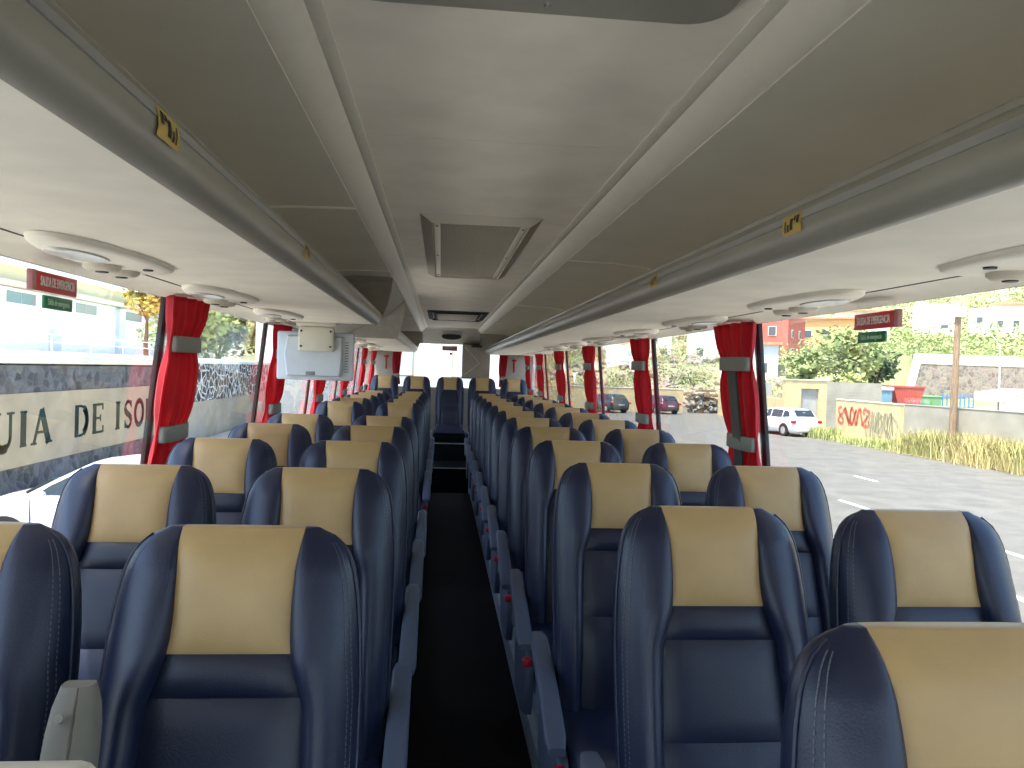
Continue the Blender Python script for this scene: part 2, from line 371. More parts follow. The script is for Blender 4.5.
# ------------------------------------------------------------------ LUGGAGE RACKS
def rack(sd, y0, y1, label, seams, tags, shear=None, shear0=None, rail_mat='rail'):
    sh = shear
    t = thing('luggage_rack', label, 'luggage rack', (sd*.9, y0, ZU))
    off = lambda mb: (setattr(mb, 'v', [(x-sd*.9, y-y0, z-ZU) for x, y, z in mb.v]), mb)[1]
    X = lambda prof: [(sd*a, z) for a, z in prof]
    # rack floor with the underside panel towards the aisle
    off(MB().prism(X([(.548, ZU+.004), (.872, ZU), (.872, ZU+.03), (1.19, ZU+.05), (1.19, 1.715), (.575, 1.715)]), y0, y1, shear=sh)).build('underside_panel', M['under'], t)
    # service channel strips between the seam lines
    off(MB().prism(X([(.878, ZU+.002), (1.035, ZU+.004), (1.035, ZU+.028), (.878, ZU+.028)]), y0+.01, y1, shear=sh)).build('service_channel', M['under'], t)
    off(MB().prism(X([(1.040, ZU+.005), (1.15, ZU+.002), (1.196, ZU-.012), (1.196, ZU+.045), (1.04, ZU+.03)]), y0+.01, y1, shear=sh)).build('window_cornice', M['under'], t)
    for a0 in (.8715, 1.0345):
        off(MB().prism(X([(a0, ZU+.0025), (a0+.007, ZU+.0025), (a0+.007, ZU+.02), (a0, ZU+.02)]), y0+.02, y1-.01)).build('panel_seam', M['groove'], t)
    # end plates closing the rack, rounded at the aisle edge
    ep = [(.474, 1.995), (.476, 1.90), (.488, 1.80), (.508, 1.735), (.522, 1.695), (.540, 1.673), (.57, ZU-.002), (1.19, ZU-.002), (1.19, 2.2), (.474, 2.1)]
    for ye, sg in ((y0-.004, -1), (y1+.006, 1)):
        if ye < 0: continue
        f = (lambda z: sh(z)) if (shear and sg > 0) else (lambda z: 0)
        lo = [[(sd*a_, ye+f(min(z, 1.995))+dy, z) for a_, z in ep] for dy in (-.012, .012)]
        off(MB().loft(lo)).build('end_panel', M['rearwall'], t, angle=30)
    # lining of the open rack: roof running out over the seats and curving down to the back
    ip = [(.4735, 1.991), (.70, 1.988), (.86, 1.975), (.97, 1.945), (1.05, 1.89), (1.10, 1.81), (1.12, 1.714)]
    opf = [(1.15, 1.714), (1.15, 2.02), (.4735, 2.02)]
    ys = [y0]+seams+[y1]
    for i in range(len(ys)-1):
        a, b = ys[i]+(.003 if i else 0), ys[i+1]-.003
        last = i == len(ys)-2
        off(MB().prism(X(ip+opf), a, b+(.35 if (last and shear) else 0))).build('rack_lining', M['door'], t, angle=40)
    for y in seams:
        off(MB().prism(X([(.476, 1.987), (.70, 1.984), (.86, 1.971), (.96, 1.945), (.96, 1.952), (.86, 1.978), (.70, 1.990), (.476, 1.992)]), y-.012, y+.012)).build('lining_strip', M['under'], t)
    # dark groove, rail, lower lip
    off(MB().prism(X([(.549, 1.777), (.556, 1.782), (.566, 1.778), (.575, 1.742), (.575, 1.715), (.56, 1.742), (.552, 1.752), (.556, 1.766)]), y0, y1-.02, shear=sh)).build('rail_lip', M['rail'], t, angle=60)
    rp = [(.556, 1.756), (.540, 1.762), (.524, 1.752), (.513, 1.734), (.510, 1.715), (.515, 1.695), (.524, 1.68), (.536, 1.671), (.552, 1.668), (.575, 1.70), (.575, 1.745)]
    rl = off(MB().prism(X(rp), y0, y1-.05, shear=sh)).build('hand_rail', M[rail_mat], t, angle=50)
    off(MB().prism(X([(.5085, 1.722), (.5095, 1.728), (.514, 1.738), (.520, 1.735), (.516, 1.72)]), y0, y1-.06, shear=sh)).build('rail_highlight_strip', M['silver'], rl)
    for yt in tags:
        mb = MB()
        w = .078
        q = [(.5127, 1.737), (.5094, 1.726), (.5082, 1.712), (.5112, 1.699)]
        mb.loft([[(sd*(a-.0012), y, z) for a, z in q] for y in (yt, yt+w)], caps=False, closed=False)
        tg = off(mb).build('number_tag', M['yellow'], t)
        mb = MB()
        for (u0, u1, v0, v1) in ((.10, .24, .15, .55), (.27, .38, .15, .42), (.42, .58, .25, .8), (.62, .72, .5, .85), (.78, .86, .3, .85)):
            q0 = [(lerp_table([(0, q[0][0]), (.33, q[1][0]), (.66, q[2][0]), (1, q[3][0])], v), lerp_table([(0, q[0][1]), (.33, q[1][1]), (.66, q[2][1]), (1, q[3][1])], v)) for v in (v0, (v0+v1)/2, v1)]
            mb.loft([[(sd*(a-.0022), yt+w*u, z) for a, z in q0] for u in (u0, u1)], caps=False, closed=False)
        # child of a child lives in the same frame as its parent
        off(mb).build('number_print', M['blackprint'], tg)
    return t
slope = lambda z: (z-ZU)*1.15
LRACK = rack(-1, Y0+.1, 4.66, 'long open luggage rack with grey rail over the left seats, ending beside the folded monitor', [2.83, 4.60], [.995, 2.03], shear=lambda z: max(0, (z-1.70))*1.15)
LRACK2 = rack(-1, 6.66, 11.95, 'shorter left luggage rack further back, beyond the gap behind the monitor', [8.6, 10.3], [], rail_mat='cove')  # paler rail material stands in for light from the rear window
RRACK = rack(1, Y0+.1, 11.95, 'full length open luggage rack with grey rail over the right seats', [3.86, 6.6, 9.2], [1.38, 2.34])
# wall panel above the gap between the left racks
struct(MB().prism([(-1.19, ZU+.01), (-1.0, ZU+.01), (-.62, 1.86), (-.478, 2.0), (-.478, 2.1), (-1.19, 2.2)], 4.9, 6.66).build('trim_gap_panel', M['rearwall'], angle=30), 'grey ceiling panel in the gap between the two left racks', 'panel')

# ------------------------------------------------------------------ SERVICE UNITS
def service_unit(sd, y, label):
    t = thing('reading_light_unit', label, 'reading light', (sd*.965, y, ZU-.002), 0, 'overhead reading light units')
    n = 40
    loops = []
    for k, (s, dz) in enumerate(((1.0, .004), (.99, -.004), (.93, -.010), (.7, -.013))):
        l = []
        for i in range(n):
            a = 2*PI*i/n
            ca, sa = math.cos(a), math.sin(a)
            yy = -.32*math.copysign(abs(ca)**.75, ca)*s
            taper = 1-.28*(ca > 0)*abs(ca)
            xx = .105*math.copysign(abs(sa)**.9, sa)*s*taper
            l.append((sd*xx, yy, dz))
        loops.append(l)
    MB().loft(loops).build('housing', M['unit'], t, angle=50)
    mb = MB()
    loops = []
    for s, dz in ((1, -.011), (.96, -.017), (.7, -.019)):
        loops.append([(sd*(.02+.052*math.sin(2*PI*i/24)*s), -.10+.12*math.cos(2*PI*i/24)*s, dz) for i in range(24)])
    mb.loft(loops).build('courtesy_lens', M['lens'], t, angle=50)
    for yy in (.085, .205):
        mb = MB()
        mb.loft([[(sd*(.045+r*math.sin(2*PI*i/20)), yy+r*math.cos(2*PI*i/20), dz) for i in range(20)] for r, dz in ((.045, -.008), (.044, -.020), (.036, -.027), (.02, -.029))])
        nz = mb.build('air_nozzle', M['vent'], t, angle=50)
        MB().cyl((sd*.045, yy, -.028), (sd*.045, yy, -.032), .017, .014, 14).build('nozzle_core', M['dark'], nz)
    for yy in (.145,):
        MB().cyl((sd*-.045, yy, -.01), (sd*-.045, yy, -.017), .014, .012, 12).build('light_switch', M['dark'], t)
    return t
ORD = ['first', 'second', 'third', 'fourth', 'fifth', 'sixth', 'seventh', 'eighth', 'ninth', 'tenth', 'eleventh', 'twelfth']
for k, y in enumerate([1.28, 2.31, 3.34, 4.36, 5.40, 6.45, 7.5]):
    service_unit(1, y, 'oval reading light unit above the right window seats, %s from the front' % ORD[k])
for k, y in enumerate([1.95, 2.93, 3.93]):
    service_unit(-1, y, 'oval reading light unit above the left window seats, %s from the front' % ORD[k])
for k, y in enumerate([7.3, 8.4, 9.5]):
    service_unit(-1, y, 'oval reading light unit under the far left rack beyond the monitor, %s from the front' % ORD[k])

# ------------------------------------------------------------------ CEILING FITTINGS
t = thing('ceiling_grille', 'large rectangular perforated air grille in the middle of the ceiling', 'grille', (0, 4.17, ZC))
def frame_ring(mb, hx, hy, w, z0, z1, slope=.0):
    o = [(-hx, -hy), (hx, -hy), (hx, hy), (-hx, hy)]; i_ = [(-hx+w, -hy+w), (hx-w, -hy+w), (hx-w, hy-w), (-hx+w, hy-w)]
    vs = [(x, y, z0) for x, y in o]+[(x, y, z1) for x, y in i_]+[(x, y, z0) for x, y in i_]
    fs = []
    for k in range(4):
        fs += [(k, (k+1) % 4, 4+(k+1) % 4, 4+k), (4+k, 4+(k+1) % 4, 8+(k+1) % 4, 8+k), (8+k, 8+(k+1) % 4, (k+1) % 4, k)]
    return mb.add(vs, fs)
frame_ring(MB(), .255, 1.0, .05, 0, -.030).build('grille_frame', M['vent'], t, smooth=False)
mb = MB(); mb.box((0, 0, -.008), (.41, 1.9, .012)); 
g = mb.build('grille_panel', M['mesh'], t)
mb = MB()
for k in range(34): mb.box((-.17+.34*k/33, 0, -.0175), (.0042, 1.8, .005))
mb.build('grille_bar', M['vent'], g)
mb = MB()
for x in (-.185, .185): mb.box((x, 0, -.017), (.026, 1.88, .010), .002)
mb.build('grille_edge_strip', M['unit'], g)
mb = MB()
for x in (-.185, .185):
    for y in (-.85, 0, .85): mb.cyl((x, y, -.02), (x, y, -.0245), .007, .006, 10)
mb.build('screw', M['dark'], g)

t = thing('ceiling_vent', 'smaller slotted ceiling vent with dark rim near the rear', 'vent', (0.02, 9.1, ZC))
frame_ring(MB(), .34, .72, .055, 0, -.022).build('vent_frame', M['groove'], t, smooth=False)
frame_ring(MB(), .27, .62, .03, -.001, -.026).build('vent_inner_ring', M['dark'], t, smooth=False)
MB().box((0, 0, -.012), (.47, 1.1, .022), .01).build('vent_flap', M['mesh'], t)

t = thing('roof_hatch', 'dark grey rounded roof hatch panel in the ceiling at the front', 'roof hatch', (-.01, .93, ZC))
b = bmesh.new(); bmesh.ops.create_cube(b, size=1)
for v in b.verts: v.co = Vector((v.co.x*.66, v.co.y*.80, v.co.z*.02-.006))
bmesh.ops.bevel(b, geom=[e for e in b.edges if abs(e.verts[0].co.z-e.verts[1].co.z) > .01], offset=.07, segments=6, affect='EDGES', profile=.5)
MB().bm(b).build('hatch_panel', M['rail'], t)
mb = MB(); mb.loft([[(r*math.cos(2*PI*i/40), .10+r*math.sin(2*PI*i/40), z) for i in range(40)] for r, z in ((.205, -.014), (.20, -.022), (.15, -.024))])
mb.build('hatch_dome', M['unit'], t, angle=40)
MB().cyl((0.02, .365, -.016), (0.02, .365, -.0205), .006, .005, 10).build('screw', M['silver'], t)

mb = MB(); mb.loft([[(.0+.155*s*math.cos(2*PI*i/32), 12.10+dy+.0*i, 1.945+dz+.05*s*math.sin(2*PI*i/32)) for i in range(32)] for s, dy, dz in ((1, .03, 0), (1, -.02, -.012), (.8, -.03, -.015))])
sp = thing('ceiling_speaker', 'dark oval speaker grille in the bulkhead above the rear window', 'speaker', (0, 12.1, 1.94))
mb.v = [(x, y-12.1, z-1.94) for x, y, z in mb.v]
mb.build('speaker_grille', M['groove'], sp)

# ------------------------------------------------------------------ EMERGENCY EXIT SIGNS
def exit_sign(sd, y, label):
    t = thing('exit_sign', label, 'sign', (sd*1.172, y, 1.611), 0, 'emergency exit signs')
    MB().box((0, 0, 0), (.012, .222, .050), .002).build('sign_box', M['signred'], t)
    MB().box((-sd*.001, -.120, 0), (.016, .018, .052), .002).build('sign_end', M['signend'], t)
    MB().box((0, 0, .040), (.006, .21, .030)).build('sign_bracket', M['glass'], t)
    # text faces the aisle; reads along +y on the left wall and along -y on the right wall
    def basis(x, y, z):
        ex = Vector((0, 1, 0)) if sd < 0 else Vector((0, -1, 0)); ey = Vector((0, 0, 1)); ez = ex.cross(ey)
        Mx = Matrix((ex, ey, ez)).transposed().to_4x4(); Mx.translation = Vector((x, y, z)); return Mx
    put_text('sign_lettering', 'SALIDA DE EMERGENCIA', .034, M['white'], t, basis(-sd*.0068, .004, 0), .48, .0003)
    g = MB().box((-sd*.002, .012, -.050), (.008, .150, .034), .002).build('green_plate', M['signgreen'], t)
    put_text('plate_lettering', 'Salida de emergencia', .022, M['paleprint'], g, basis(-sd*.0065, .010, -.050), .62)
    return t
exit_sign(-1, 2.14, 'red emergency exit sign with green plate below it, hanging at the left window')
exit_sign(1, 2.25, 'red emergency exit sign with green plate below it, hanging at the right window')

# ------------------------------------------------------------------ MONITOR
t = thing('monitor', 'pale blue grey monitor seen from behind, hanging under the left rack', 'monitor', (-.905, 4.72, 1.66))
def rbox(d, c, r): return MB().box(c, d, r, 3)
rbox((.455, .035, .290), (0, .02, -.185), .012).build('monitor_shell', M['tv'], t)
loops = []
for s, dy in ((1, .004), (.97, -.028), (.93, -.04)):
    loops.append([(x*s, dy, -.185+z*s) for x, z in ((-.165, -.125), (.155, -.125), (.165, -.06), (.165, .12), (-.165, .12), (-.185, .02))])
mb = MB().loft(loops); mb.build('back_cover', M['tv'], t, angle=30)
mb = MB()
for k in range(12): mb.box((.185, .0015, -.10-.016*k), (.022, .004, .006))
mb.build('cooling_slot', M['tvdark'], t)
mb = MB(); mb.box((-.02, -.0405, -.29), (.055, .004, .022), .002); mb.build('socket_recess', M['tvdark'], t)
br = rbox((.205, .07, .145), (.015, -.06, -.085), .012).build('mounting_box', M['bracket'], t)
mb = MB()
for x in (-.07, .10):
    for z in (-.04, -.13): mb.cyl((x, -.094, z), (x, -.0985, z), .007, .006, 10)
mb.build('screw', M['dark'], br)
mb = MB(); mb.box((.015, -.03, .0), (.23, .14, .022), .004); mb.build('ceiling_bracket', M['bracket'], t)

# ------------------------------------------------------------------ CURTAINS
def curtain(sd, y, label, w=.42, strap=False, seed=0, group=None, face_y=False, xc=None, ztop=None, zbot=.80, ties=(1.485, 1.135)):
    rnd = random.Random(seed)
    ztop = ztop or ZU-.005
    t = thing('curtain', label, 'curtain', (0, 0, 0), 0, group or 'red window curtains')
    nz, ny = 44, 60
    ph = [rnd.uniform(0, 6) for _ in range(3)]
    def wid(z):
        b = 1.
        for tz in ties: b -= .20*math.exp(-((z-tz)/.09)**2)
        return w*b*(.86+.14*max(0, (z-1.3)/.35))
    loops = []
    def pt(u, z):
        half = wid(z)/2
        tied = sum(math.exp(-((z-tz)/.06)**2) for tz in ties)
        amp = .020*(1-.55*min(1, tied))
        # each pleat keeps its place from top to hem
        ufold = u*2*PI*5.2+ph[0]+.5*math.sin(z*5+ph[1])
        d = amp*math.sin(ufold)+.007*math.sin(u*2*PI*11+ph[2]+z*3)-.028*(1-min(1, tied)*.5)*(1-(2*u-1)**2)
        sway = .012*math.sin(z*6+ph[1])
        if not face_y:
            return (sd*(lean(z)-.045+d), y+sway+(u-.5)*2*half, z)
        return (xc+sway+(u-.5)*2*half, y-.045+d, z)
    for i in range(nz+1):
        z = ztop+(zbot-ztop)*i/nz
        loops.append([pt(j/ny, z) for j in range(ny+1)])
    o = MB().loft(loops, caps=False, closed=False).build('curtain_cloth', M['curtain'], t, angle=0)
    so = o.modifiers.new('thickness', 'SOLIDIFY'); so.thickness = .004; so.offset = 0
    for tz in ties:
        half = wid(tz)/2-.004; mb = MB(); lo = []
        for dz in (-.031, -.026, .026, .031):
            l = []; rr = .003 if abs(dz) > .028 else 0
            for k in range(28):
                a = 2*PI*k/28
                yy = (half-rr)*math.copysign(abs(math.cos(a))**.8, math.cos(a)); dd = -.019+(.030-rr)*math.copysign(abs(math.sin(a))**.8, math.sin(a))
                l.append((sd*(lean(tz)-.045+dd), y+.012*math.sin(tz*6+ph[1])+yy, tz+dz+.01*yy) if not face_y else (xc+.012*math.sin(tz*6+ph[1])+yy, y-.045+dd, tz+dz))
            lo.append(l)
        MB().loft(lo).build('tie_band', M['band'], t, angle=50)
    if strap:
        lo = []
        for i in range(20):
            z = 1.45-(1.45-.85)*i/19
            lo.append([(sd*(lean(z)-.045-.047), y-.02+.012*math.sin(z*6+ph[1])+q*.045, z) for q in (-1, -.4, .4, 1)]+[(sd*(lean(z)-.045-.035), y-.02+.012*math.sin(z*6+ph[1])+q*.045, z) for q in (1, -1)])
        MB().loft(lo).build('vertical_strap', M['strap'], t, angle=50)
    return t
ycur = [3.36, 5.06, 6.84, 8.60, 10.36]
for k, y in enumerate(ycur):
    curtain(1, y, ('red pleated curtain with grey tie bands and dark vertical strap, nearest right pillar' if k == 0 else 'red pleated curtain with grey tie bands on the right windows, %s from the front' % ORD[k]), seed=k, strap=(k == 0), w=.44 if k == 0 else .38)
    curtain(-1, y-(.17 if k == 0 else 0), 'red pleated curtain with grey tie bands on the left windows, %s from the front' % ORD[k], seed=20+k, w=.42 if k == 0 else .36)
curtain(1, 11.75, 'red curtain at the right rear corner beside the back bench', seed=41, w=.36)
curtain(-1, 11.75, 'red curtain at the left rear corner beside the back bench', seed=42, w=.36)
for sd, nm in ((-1, 'left'), (1, 'right')):
    curtain(sd, YR-.01, 'red curtain gathered at the %s edge of the rear window' % nm, seed=50+sd, w=.14, face_y=True, xc=sd*.84, ztop=1.80, zbot=1.16, ties=(1.3,))

# hammers on the rear wall corners
for sd, nm in ((-1, 'left'), (1, 'right')):
    t = thing('emergency_hammer', 'small red emergency hammer on the rear wall, %s of the back window' % nm, 'hammer', (sd*1.02, YR-.008, 1.5))
    MB().box((0, 0, 0), (.02, .018, .20), .005).build('hammer_handle', M['hammer'], t)
    MB().box((0, -.002, .095), (.075, .02, .03), .006).build('hammer_head', M['hammer'], t)
# rear window notices
t = thing('rear_exit_notice', 'faded red emergency notice on the rear window glass', 'sign', (.0, YR+.045, 1.755))
MB().box((-.02, 0, 0), (.24, .004, .075), .001).build('notice_plate', M['signend'], t)
put_text('notice_lettering', 'SALIDA DE EMERGENCIA', .034, M['white'], t, Matrix.Translation((-.02, -.0025, 0)) @ Matrix.Rotation(PI/2, 4, 'X'), .5)
MB().cyl((0, 0, -.085), (0, -.004, -.085), .022, .022, 20).build('round_sticker', M['signred'], t)
# cabinet beside the rear window
t = thing('rear_cabinet', 'grey beige folding cabinet panel hanging beside the rear window', 'cabinet', (.40, 12.22, 1.56))
MB().box((0, 0, 0), (.44, .16, .52), .012).build('cabinet_body', M['rearwall'], t)
mb = MB(); mb.tube([(-.18, -.085, .22), (.05, -.087, -.03), (-.18, -.085, -.22)], .009, 8); mb.build('folding_strut', M['cove'], t)
MB().box((0, -.082, .235), (.17, .012, .03)).build('cabinet_slot', M['dark'], t)
MB().box((0, -.03, -.268), (.45, .11, .014)).build('cabinet_bottom_edge', M['groove'], t)

# ------------------------------------------------------------------ SEATS
H0, H1 = .37, 1.14
Tw = [(.37, .192), (.45, .200), (.60, .206), (.75, .208), (.90, .207), (.98, .203), (1.04, .196), (1.08, .187), (1.105, .176), (1.122, .162), (1.133, .146), (1.139, .130), (1.142, .116)]
TD = [(.37, .130), (.62, .128), (.93, .120), (1.05, .112), (1.09, .100), (1.115, .080), (1.130, .056), (1.138, .034), (1.142, .018)]
Te = [(.37, .136), (.60, .130), (.80, .124), (.885, .119), (.91, .111), (.935, .101), (.956, .0965), (.98, .093), (1.02, .0915), (1.08, .0935), (1.12, .098), (1.142, .101)]
ZS = [.37, .71, .892, .956, 1.142]
def lean_y(z): return -(1.14-z)*.185+.030*math.exp(-((z-.62)/.2)**2)*-1
def smooth_tab(t, z): return (lerp_table(t, z-.006)+lerp_table(t, z)+lerp_table(t, min(z+.006, 1.142)))/3
zr = []
for a, b, n in ((.37, .71, 8), (.71, .892, 6), (.892, .956, 4), (.956, 1.08, 7), (1.08, 1.142, 8)):
    for k in range(n):
        u = k/n
        zr.append(a+(b-a)*(.5-.5*math.cos(PI*u)) if b < 1.1 else a+(b-a)*math.sin(PI/2*u))
zr.append(1.142)
NB, NM = 9, 12
def seat_rows():
    rows = []
    for z in zr:
        w = smooth_tab(Tw, z); D = smooth_tab(TD, z); e = min(smooth_tab(Te, z), w*.86); y0 = lean_y(z)
        seg = max(i for i in range(4) if z >= ZS[i]-1e-6)
        bfrac = (z-ZS[seg])/(ZS[seg+1]-ZS[seg])
        if seg == 3: bfrac = min(bfrac, .5)
        xs = [-w+(w-e)*(1-math.cos(PI/2*k/NB)) for k in range(NB)]
        xs = [-w+(w-e)*(math.sin(PI/2*k/NB)**1.6 if k < NB else 1) for k in range(NB)]
        xs += [-e+2*e*(k/NM) for k in range(NM)]
        xs += [-x for x in xs[:NB][::-1]] if False else []
        xs += [e]+[-x for x in xs[1:NB][::-1]]+[w]
        front = []; back = []
        for x in xs:
            s = min(1, abs(x)/w); cap = math.sqrt(max(0, 1-s**5))
            yf = -D/2*cap
            if abs(x) > e+1e-6:
                t = (abs(x)-e)/(w-e)
                k = .034 if z < .95 else .034-.022*min(1, (z-.95)/.12)
                fade = min(1, (1.142-z)/.06)
                yf -= k*fade*math.sin(PI*t**.62)
            else:
                a = x/e
                pil = (1-a**6)*(1-(2*bfrac-1)**6)
                if seg == 3 and z > 1.04: pil = (1-a**6)
                yf += .006*(1 if z < 1.08 else max(0, (1.142-z)/.062)) - .010*pil*(1 if z < 1.1 else max(0, (1.142-z)/.042))
            front.append((x, y0+yf, z)); back.append((x, y0+D/2*cap, z))
        rows.append((front, back))
    return rows
ROWS = seat_rows(); NC = len(ROWS[0][0])
def region(quads):
    """quads of points -> MB with shared points"""
    mb = MB(); idx = {}
    def key(p): return (round(p[0], 5), round(p[1], 5), round(p[2], 5))
    for q in quads:
        f = []
        for p in q:
            k = key(p)
            if k not in idx: idx[k] = len(mb.v); mb.v.append(p)
            if idx[k] not in f: f.append(idx[k])
        if len(f) > 2: mb.f.append(tuple(f))
    return mb
reg = {k: [] for k in ('shell', 'head', 'shoulder', 'center', 'lumbar')}
for i in range(len(zr)-1):
    zc = (zr[i]+zr[i+1])/2
    for side in (0, 1):
        for j in range(NC-1):
            a, b = ROWS[i][side], ROWS[i+1][side]
            q = (a[j], a[j+1], b[j+1], b[j]) if side == 0 else (a[j+1], a[j], b[j], b[j+1])
            mid = NB <= j < NB+NM
            r = 'shell'
            if mid and side == 0: r = 'head' if zc > .956 else 'shoulder' if zc > .892 else 'center' if zc > .71 else 'lumbar'
            if mid and side == 1 and zc > 1.07: r = 'head'
            reg[r].append(q)
for j in range(NC-1):
    f, b = ROWS[-1]
    reg['head' if NB <= j < NB+NM else 'shell'].append((f[j], f[j+1], b[j+1], b[j]))
    f, b = ROWS[0]
    reg['shell'].append((f[j+1], f[j], b[j], b[j+1]))
SEATM = {'shell': region(reg['shell']).mesh('backrest', M['navy'], angle=0),
         'head': region(reg['head']).mesh('headrest_panel', M['tan'], angle=0),
         'shoulder': region(reg['shoulder']).mesh('shoulder_panel', M['navyd'], angle=0),
         'center': region(reg['center']).mesh('center_panel', M['navyd'], angle=0),
         'lumbar': region(reg['lumbar']).mesh('lumbar_panel', M['navyd'], angle=0)}
# stitching: double row of dashes following the outer front edge of each bolster
def edge_pt(side, z, frac):
    w = smooth_tab(Tw, z); D = smooth_tab(TD, z); e = min(smooth_tab(Te, z), w*.86)
    t = frac; x = e+(w-e)*t; s = x/w; cap = math.sqrt(max(0, 1-s**5))
    k = .034 if z < .95 else .034-.022*min(1, (z-.95)/.12)
    return Vector((side*x, lean_y(z)-D/2*cap-k*min(1, (1.142-z)/.06)*math.sin(PI*t**.62)-.0008, z))
for side in (-1, 1):
    mb = MB()
    for frac in (.80, .87):
        z = .47
        while z < 1.118:
            a, b = edge_pt(side, z, frac), edge_pt(side, z+.0055, frac)
            d = (b-a); n = Vector((side*.75, -.65, 0)); w_ = d.cross(n).normalized()*.0008
            mb.add([a-w_, b-w_, b+w_, a+w_], [(0, 1, 2, 3)])
            z += .0088 if z < 1.06 else .006
    SEATM['stitch%d' % side] = mb.mesh('stitching', M['thread'], smooth=False)
# piping cord along the outer seam
mb = MB()
for side in (-1, 1):
    pts = [edge_pt(side, .40+(1.130-.40)*k/40, .975) for k in range(41)]
    mb.tube(pts, .0032, 6)
SEATM['piping'] = mb.mesh('piping', M['navy'], angle=0)
# cushion
def cushion():
    mb = MB(); loops = []
    for k in range(13):
        u = k/12; y = -.10-.46*u
        zt = .455+.012*math.sin(PI*u)-.05*max(0, (u-.75)/.25)**2
        zb = .335
        if k in (0, 12): zt -= .02; zb += .02
        w = .197-.006*u-(.012 if k in (0, 12) else 0)
        l = []
        for i in range(32):
            a = 2*PI*i/32; c, s_ = math.cos(a), math.sin(a)
            x = w*math.copysign(abs(c)**.35, c); hz = (zt-zb)/2; z = (zt+zb)/2+hz*math.copysign(abs(s_)**.35, s_)
            if s_ > 0 and abs(x) < .15: z -= .012*math.cos(x/.15*PI/2)
            l.append((x, y, z))
        loops.append(l)
    return mb.loft(loops)
SEATM['cushion'] = cushion().mesh('seat_cushion', M['navy'], angle=50)
# fixed base: two legs and a beam
mb = MB(); mb.box((0, -.32, .305), (.40, .30, .05), .01); SEATM['pan'] = mb.mesh('seat_pan', M['seatshell'])
mb = MB(); mb.box((0, -.30, .142), (.05, .30, .276), .01); mb.box((0, -.30, .008), (.09, .36, .016), .004); SEATM['leg'] = mb.mesh('leg', M['frame'])
# armrest + side panel, on +x side
def arm_meshes(sd):
    loops = []
    for k in range(13):
        u = k/12
        y = .02-.44*u; z = .596-.155*u+.012*math.sin(PI*u)
        hw = .030-.004*(1-u); hh = .020+.004*math.sin(PI*u)
        if k in (0, 12): hw *= .75; hh *= .55
        l = []
        for i in range(20):
            a = 2*PI*i/20; c, s_ = math.cos(a), math.sin(a)
            l.append((sd*(.232+hw*math.copysign(abs(c)**.5, c)), y, z+hh*math.copysign(abs(s_)**.5, s_)))
        loops.append(l)
    arm = MB().loft(loops).mesh('armrest', M['arm'], angle=50)
    prof = [(-.02, .50), (-.10, .505), (-.30, .46), (-.40, .445), (-.435, .41), (-.43, .30), (-.40, .22), (-.30, .19), (-.08, .20), (-.03, .30)]
    mb = MB()
    mb.loft([[(sd*x, y*s+(-.22)*(1-s), z*s+.34*(1-s)-.03) for y, z in prof] for x, s in ((.200, 1), (.221, 1), (.228, .97))])
    side = mb.mesh('side_cover', M['arm'], angle=45)
    mb = MB(); mb.box((sd*.224, -.425, .39), (.034, .038, .030), .010, 3); btn = mb.mesh('release_button', M['redbtn'])
    mb = MB()
    mb.loft([[(sd*.230+dx*.022, y, z-.03) for dx, y, z in ((-1, -.10, .47), (1, -.10, .47), (1, -.17, .46), (-1, -.17, .46))], [(sd*.228+dx*.012, y, z-.03) for dx, y, z in ((-1, -.08, .57), (1, -.08, .57), (1, -.14, .55), (-1, -.14, .55))]])
    hinge = mb.mesh('armrest_hinge', M['arm'])
    mb = MB(); mb.box((sd*.215, -.30, .10), (.05, .22, .20), .015); foot = mb.mesh('foot_cover', M['frame'])
    return arm, side, btn, hinge, foot
ARMM = {s: arm_meshes(s) for s in (-1, 1)}
def sub(name, me, parent, label=None):
    o = bpy.data.objects.new(name, me); COL.objects.link(o); o.parent = parent
    if label: o['label'] = label
    return o
def seat(x, y, label, z=0., arm=0, group='coach seats', base=True, rz=0.):
    t = thing('coach_seat', label, 'seat', (x, y, z), rz, group)
    b = sub('backrest', SEATM['shell'], t)
    sub('headrest_panel', SEATM['head'], t, 'tan leather headrest panel'); sub('shoulder_panel', SEATM['shoulder'], t); sub('center_panel', SEATM['center'], t); sub('lumbar_panel', SEATM['lumbar'], t)
    sub('stitching', SEATM['stitch-1'], b); sub('stitching', SEATM['stitch1'], b); sub('piping', SEATM['piping'], b)
    sub('seat_cushion', SEATM['cushion'], t)
    if base:
        sub('seat_pan', SEATM['pan'], t); sub('leg', SEATM['leg'], t)
    if arm:
        a, s, bt, h, f = ARMM[arm]
        ar = sub('armrest', a, t); sub('armrest_hinge', h, ar)
        sc = sub('side_cover', s, t); sub('release_button', bt, sc, 'red release button'); 
    return t
rowR = [.835+.765*k for k in range(12)]
rowR[1:] = [1.60, 2.365, 3.12, 3.88, 4.62, 5.38, 6.14, 6.91, 7.67, 8.44, 9.2]
for k, y in enumerate(rowR):
    if k == 0: lab = 'blue and tan coach seat cut off by the bottom right corner, nearest of all'
    else: lab = 'blue and tan coach seat in the right aisle column, %s from the front' % ORD[k]
    seat(.44-min(.03, .015*k), y, lab, arm=-1, group='seats of the right aisle column')
    if k > 0: seat(.90-min(.025, .012*(k-1)), y, 'blue and tan coach seat beside the right windows, %s' % ('frontmost one' if k == 1 else '%s from the front' % ORD[k-1]), group='seats beside the right windows')
rowL = [1.34, 2.11, 2.89, 3.66, 4.42, 6.16, 6.92, 7.68, 8.45, 9.2]
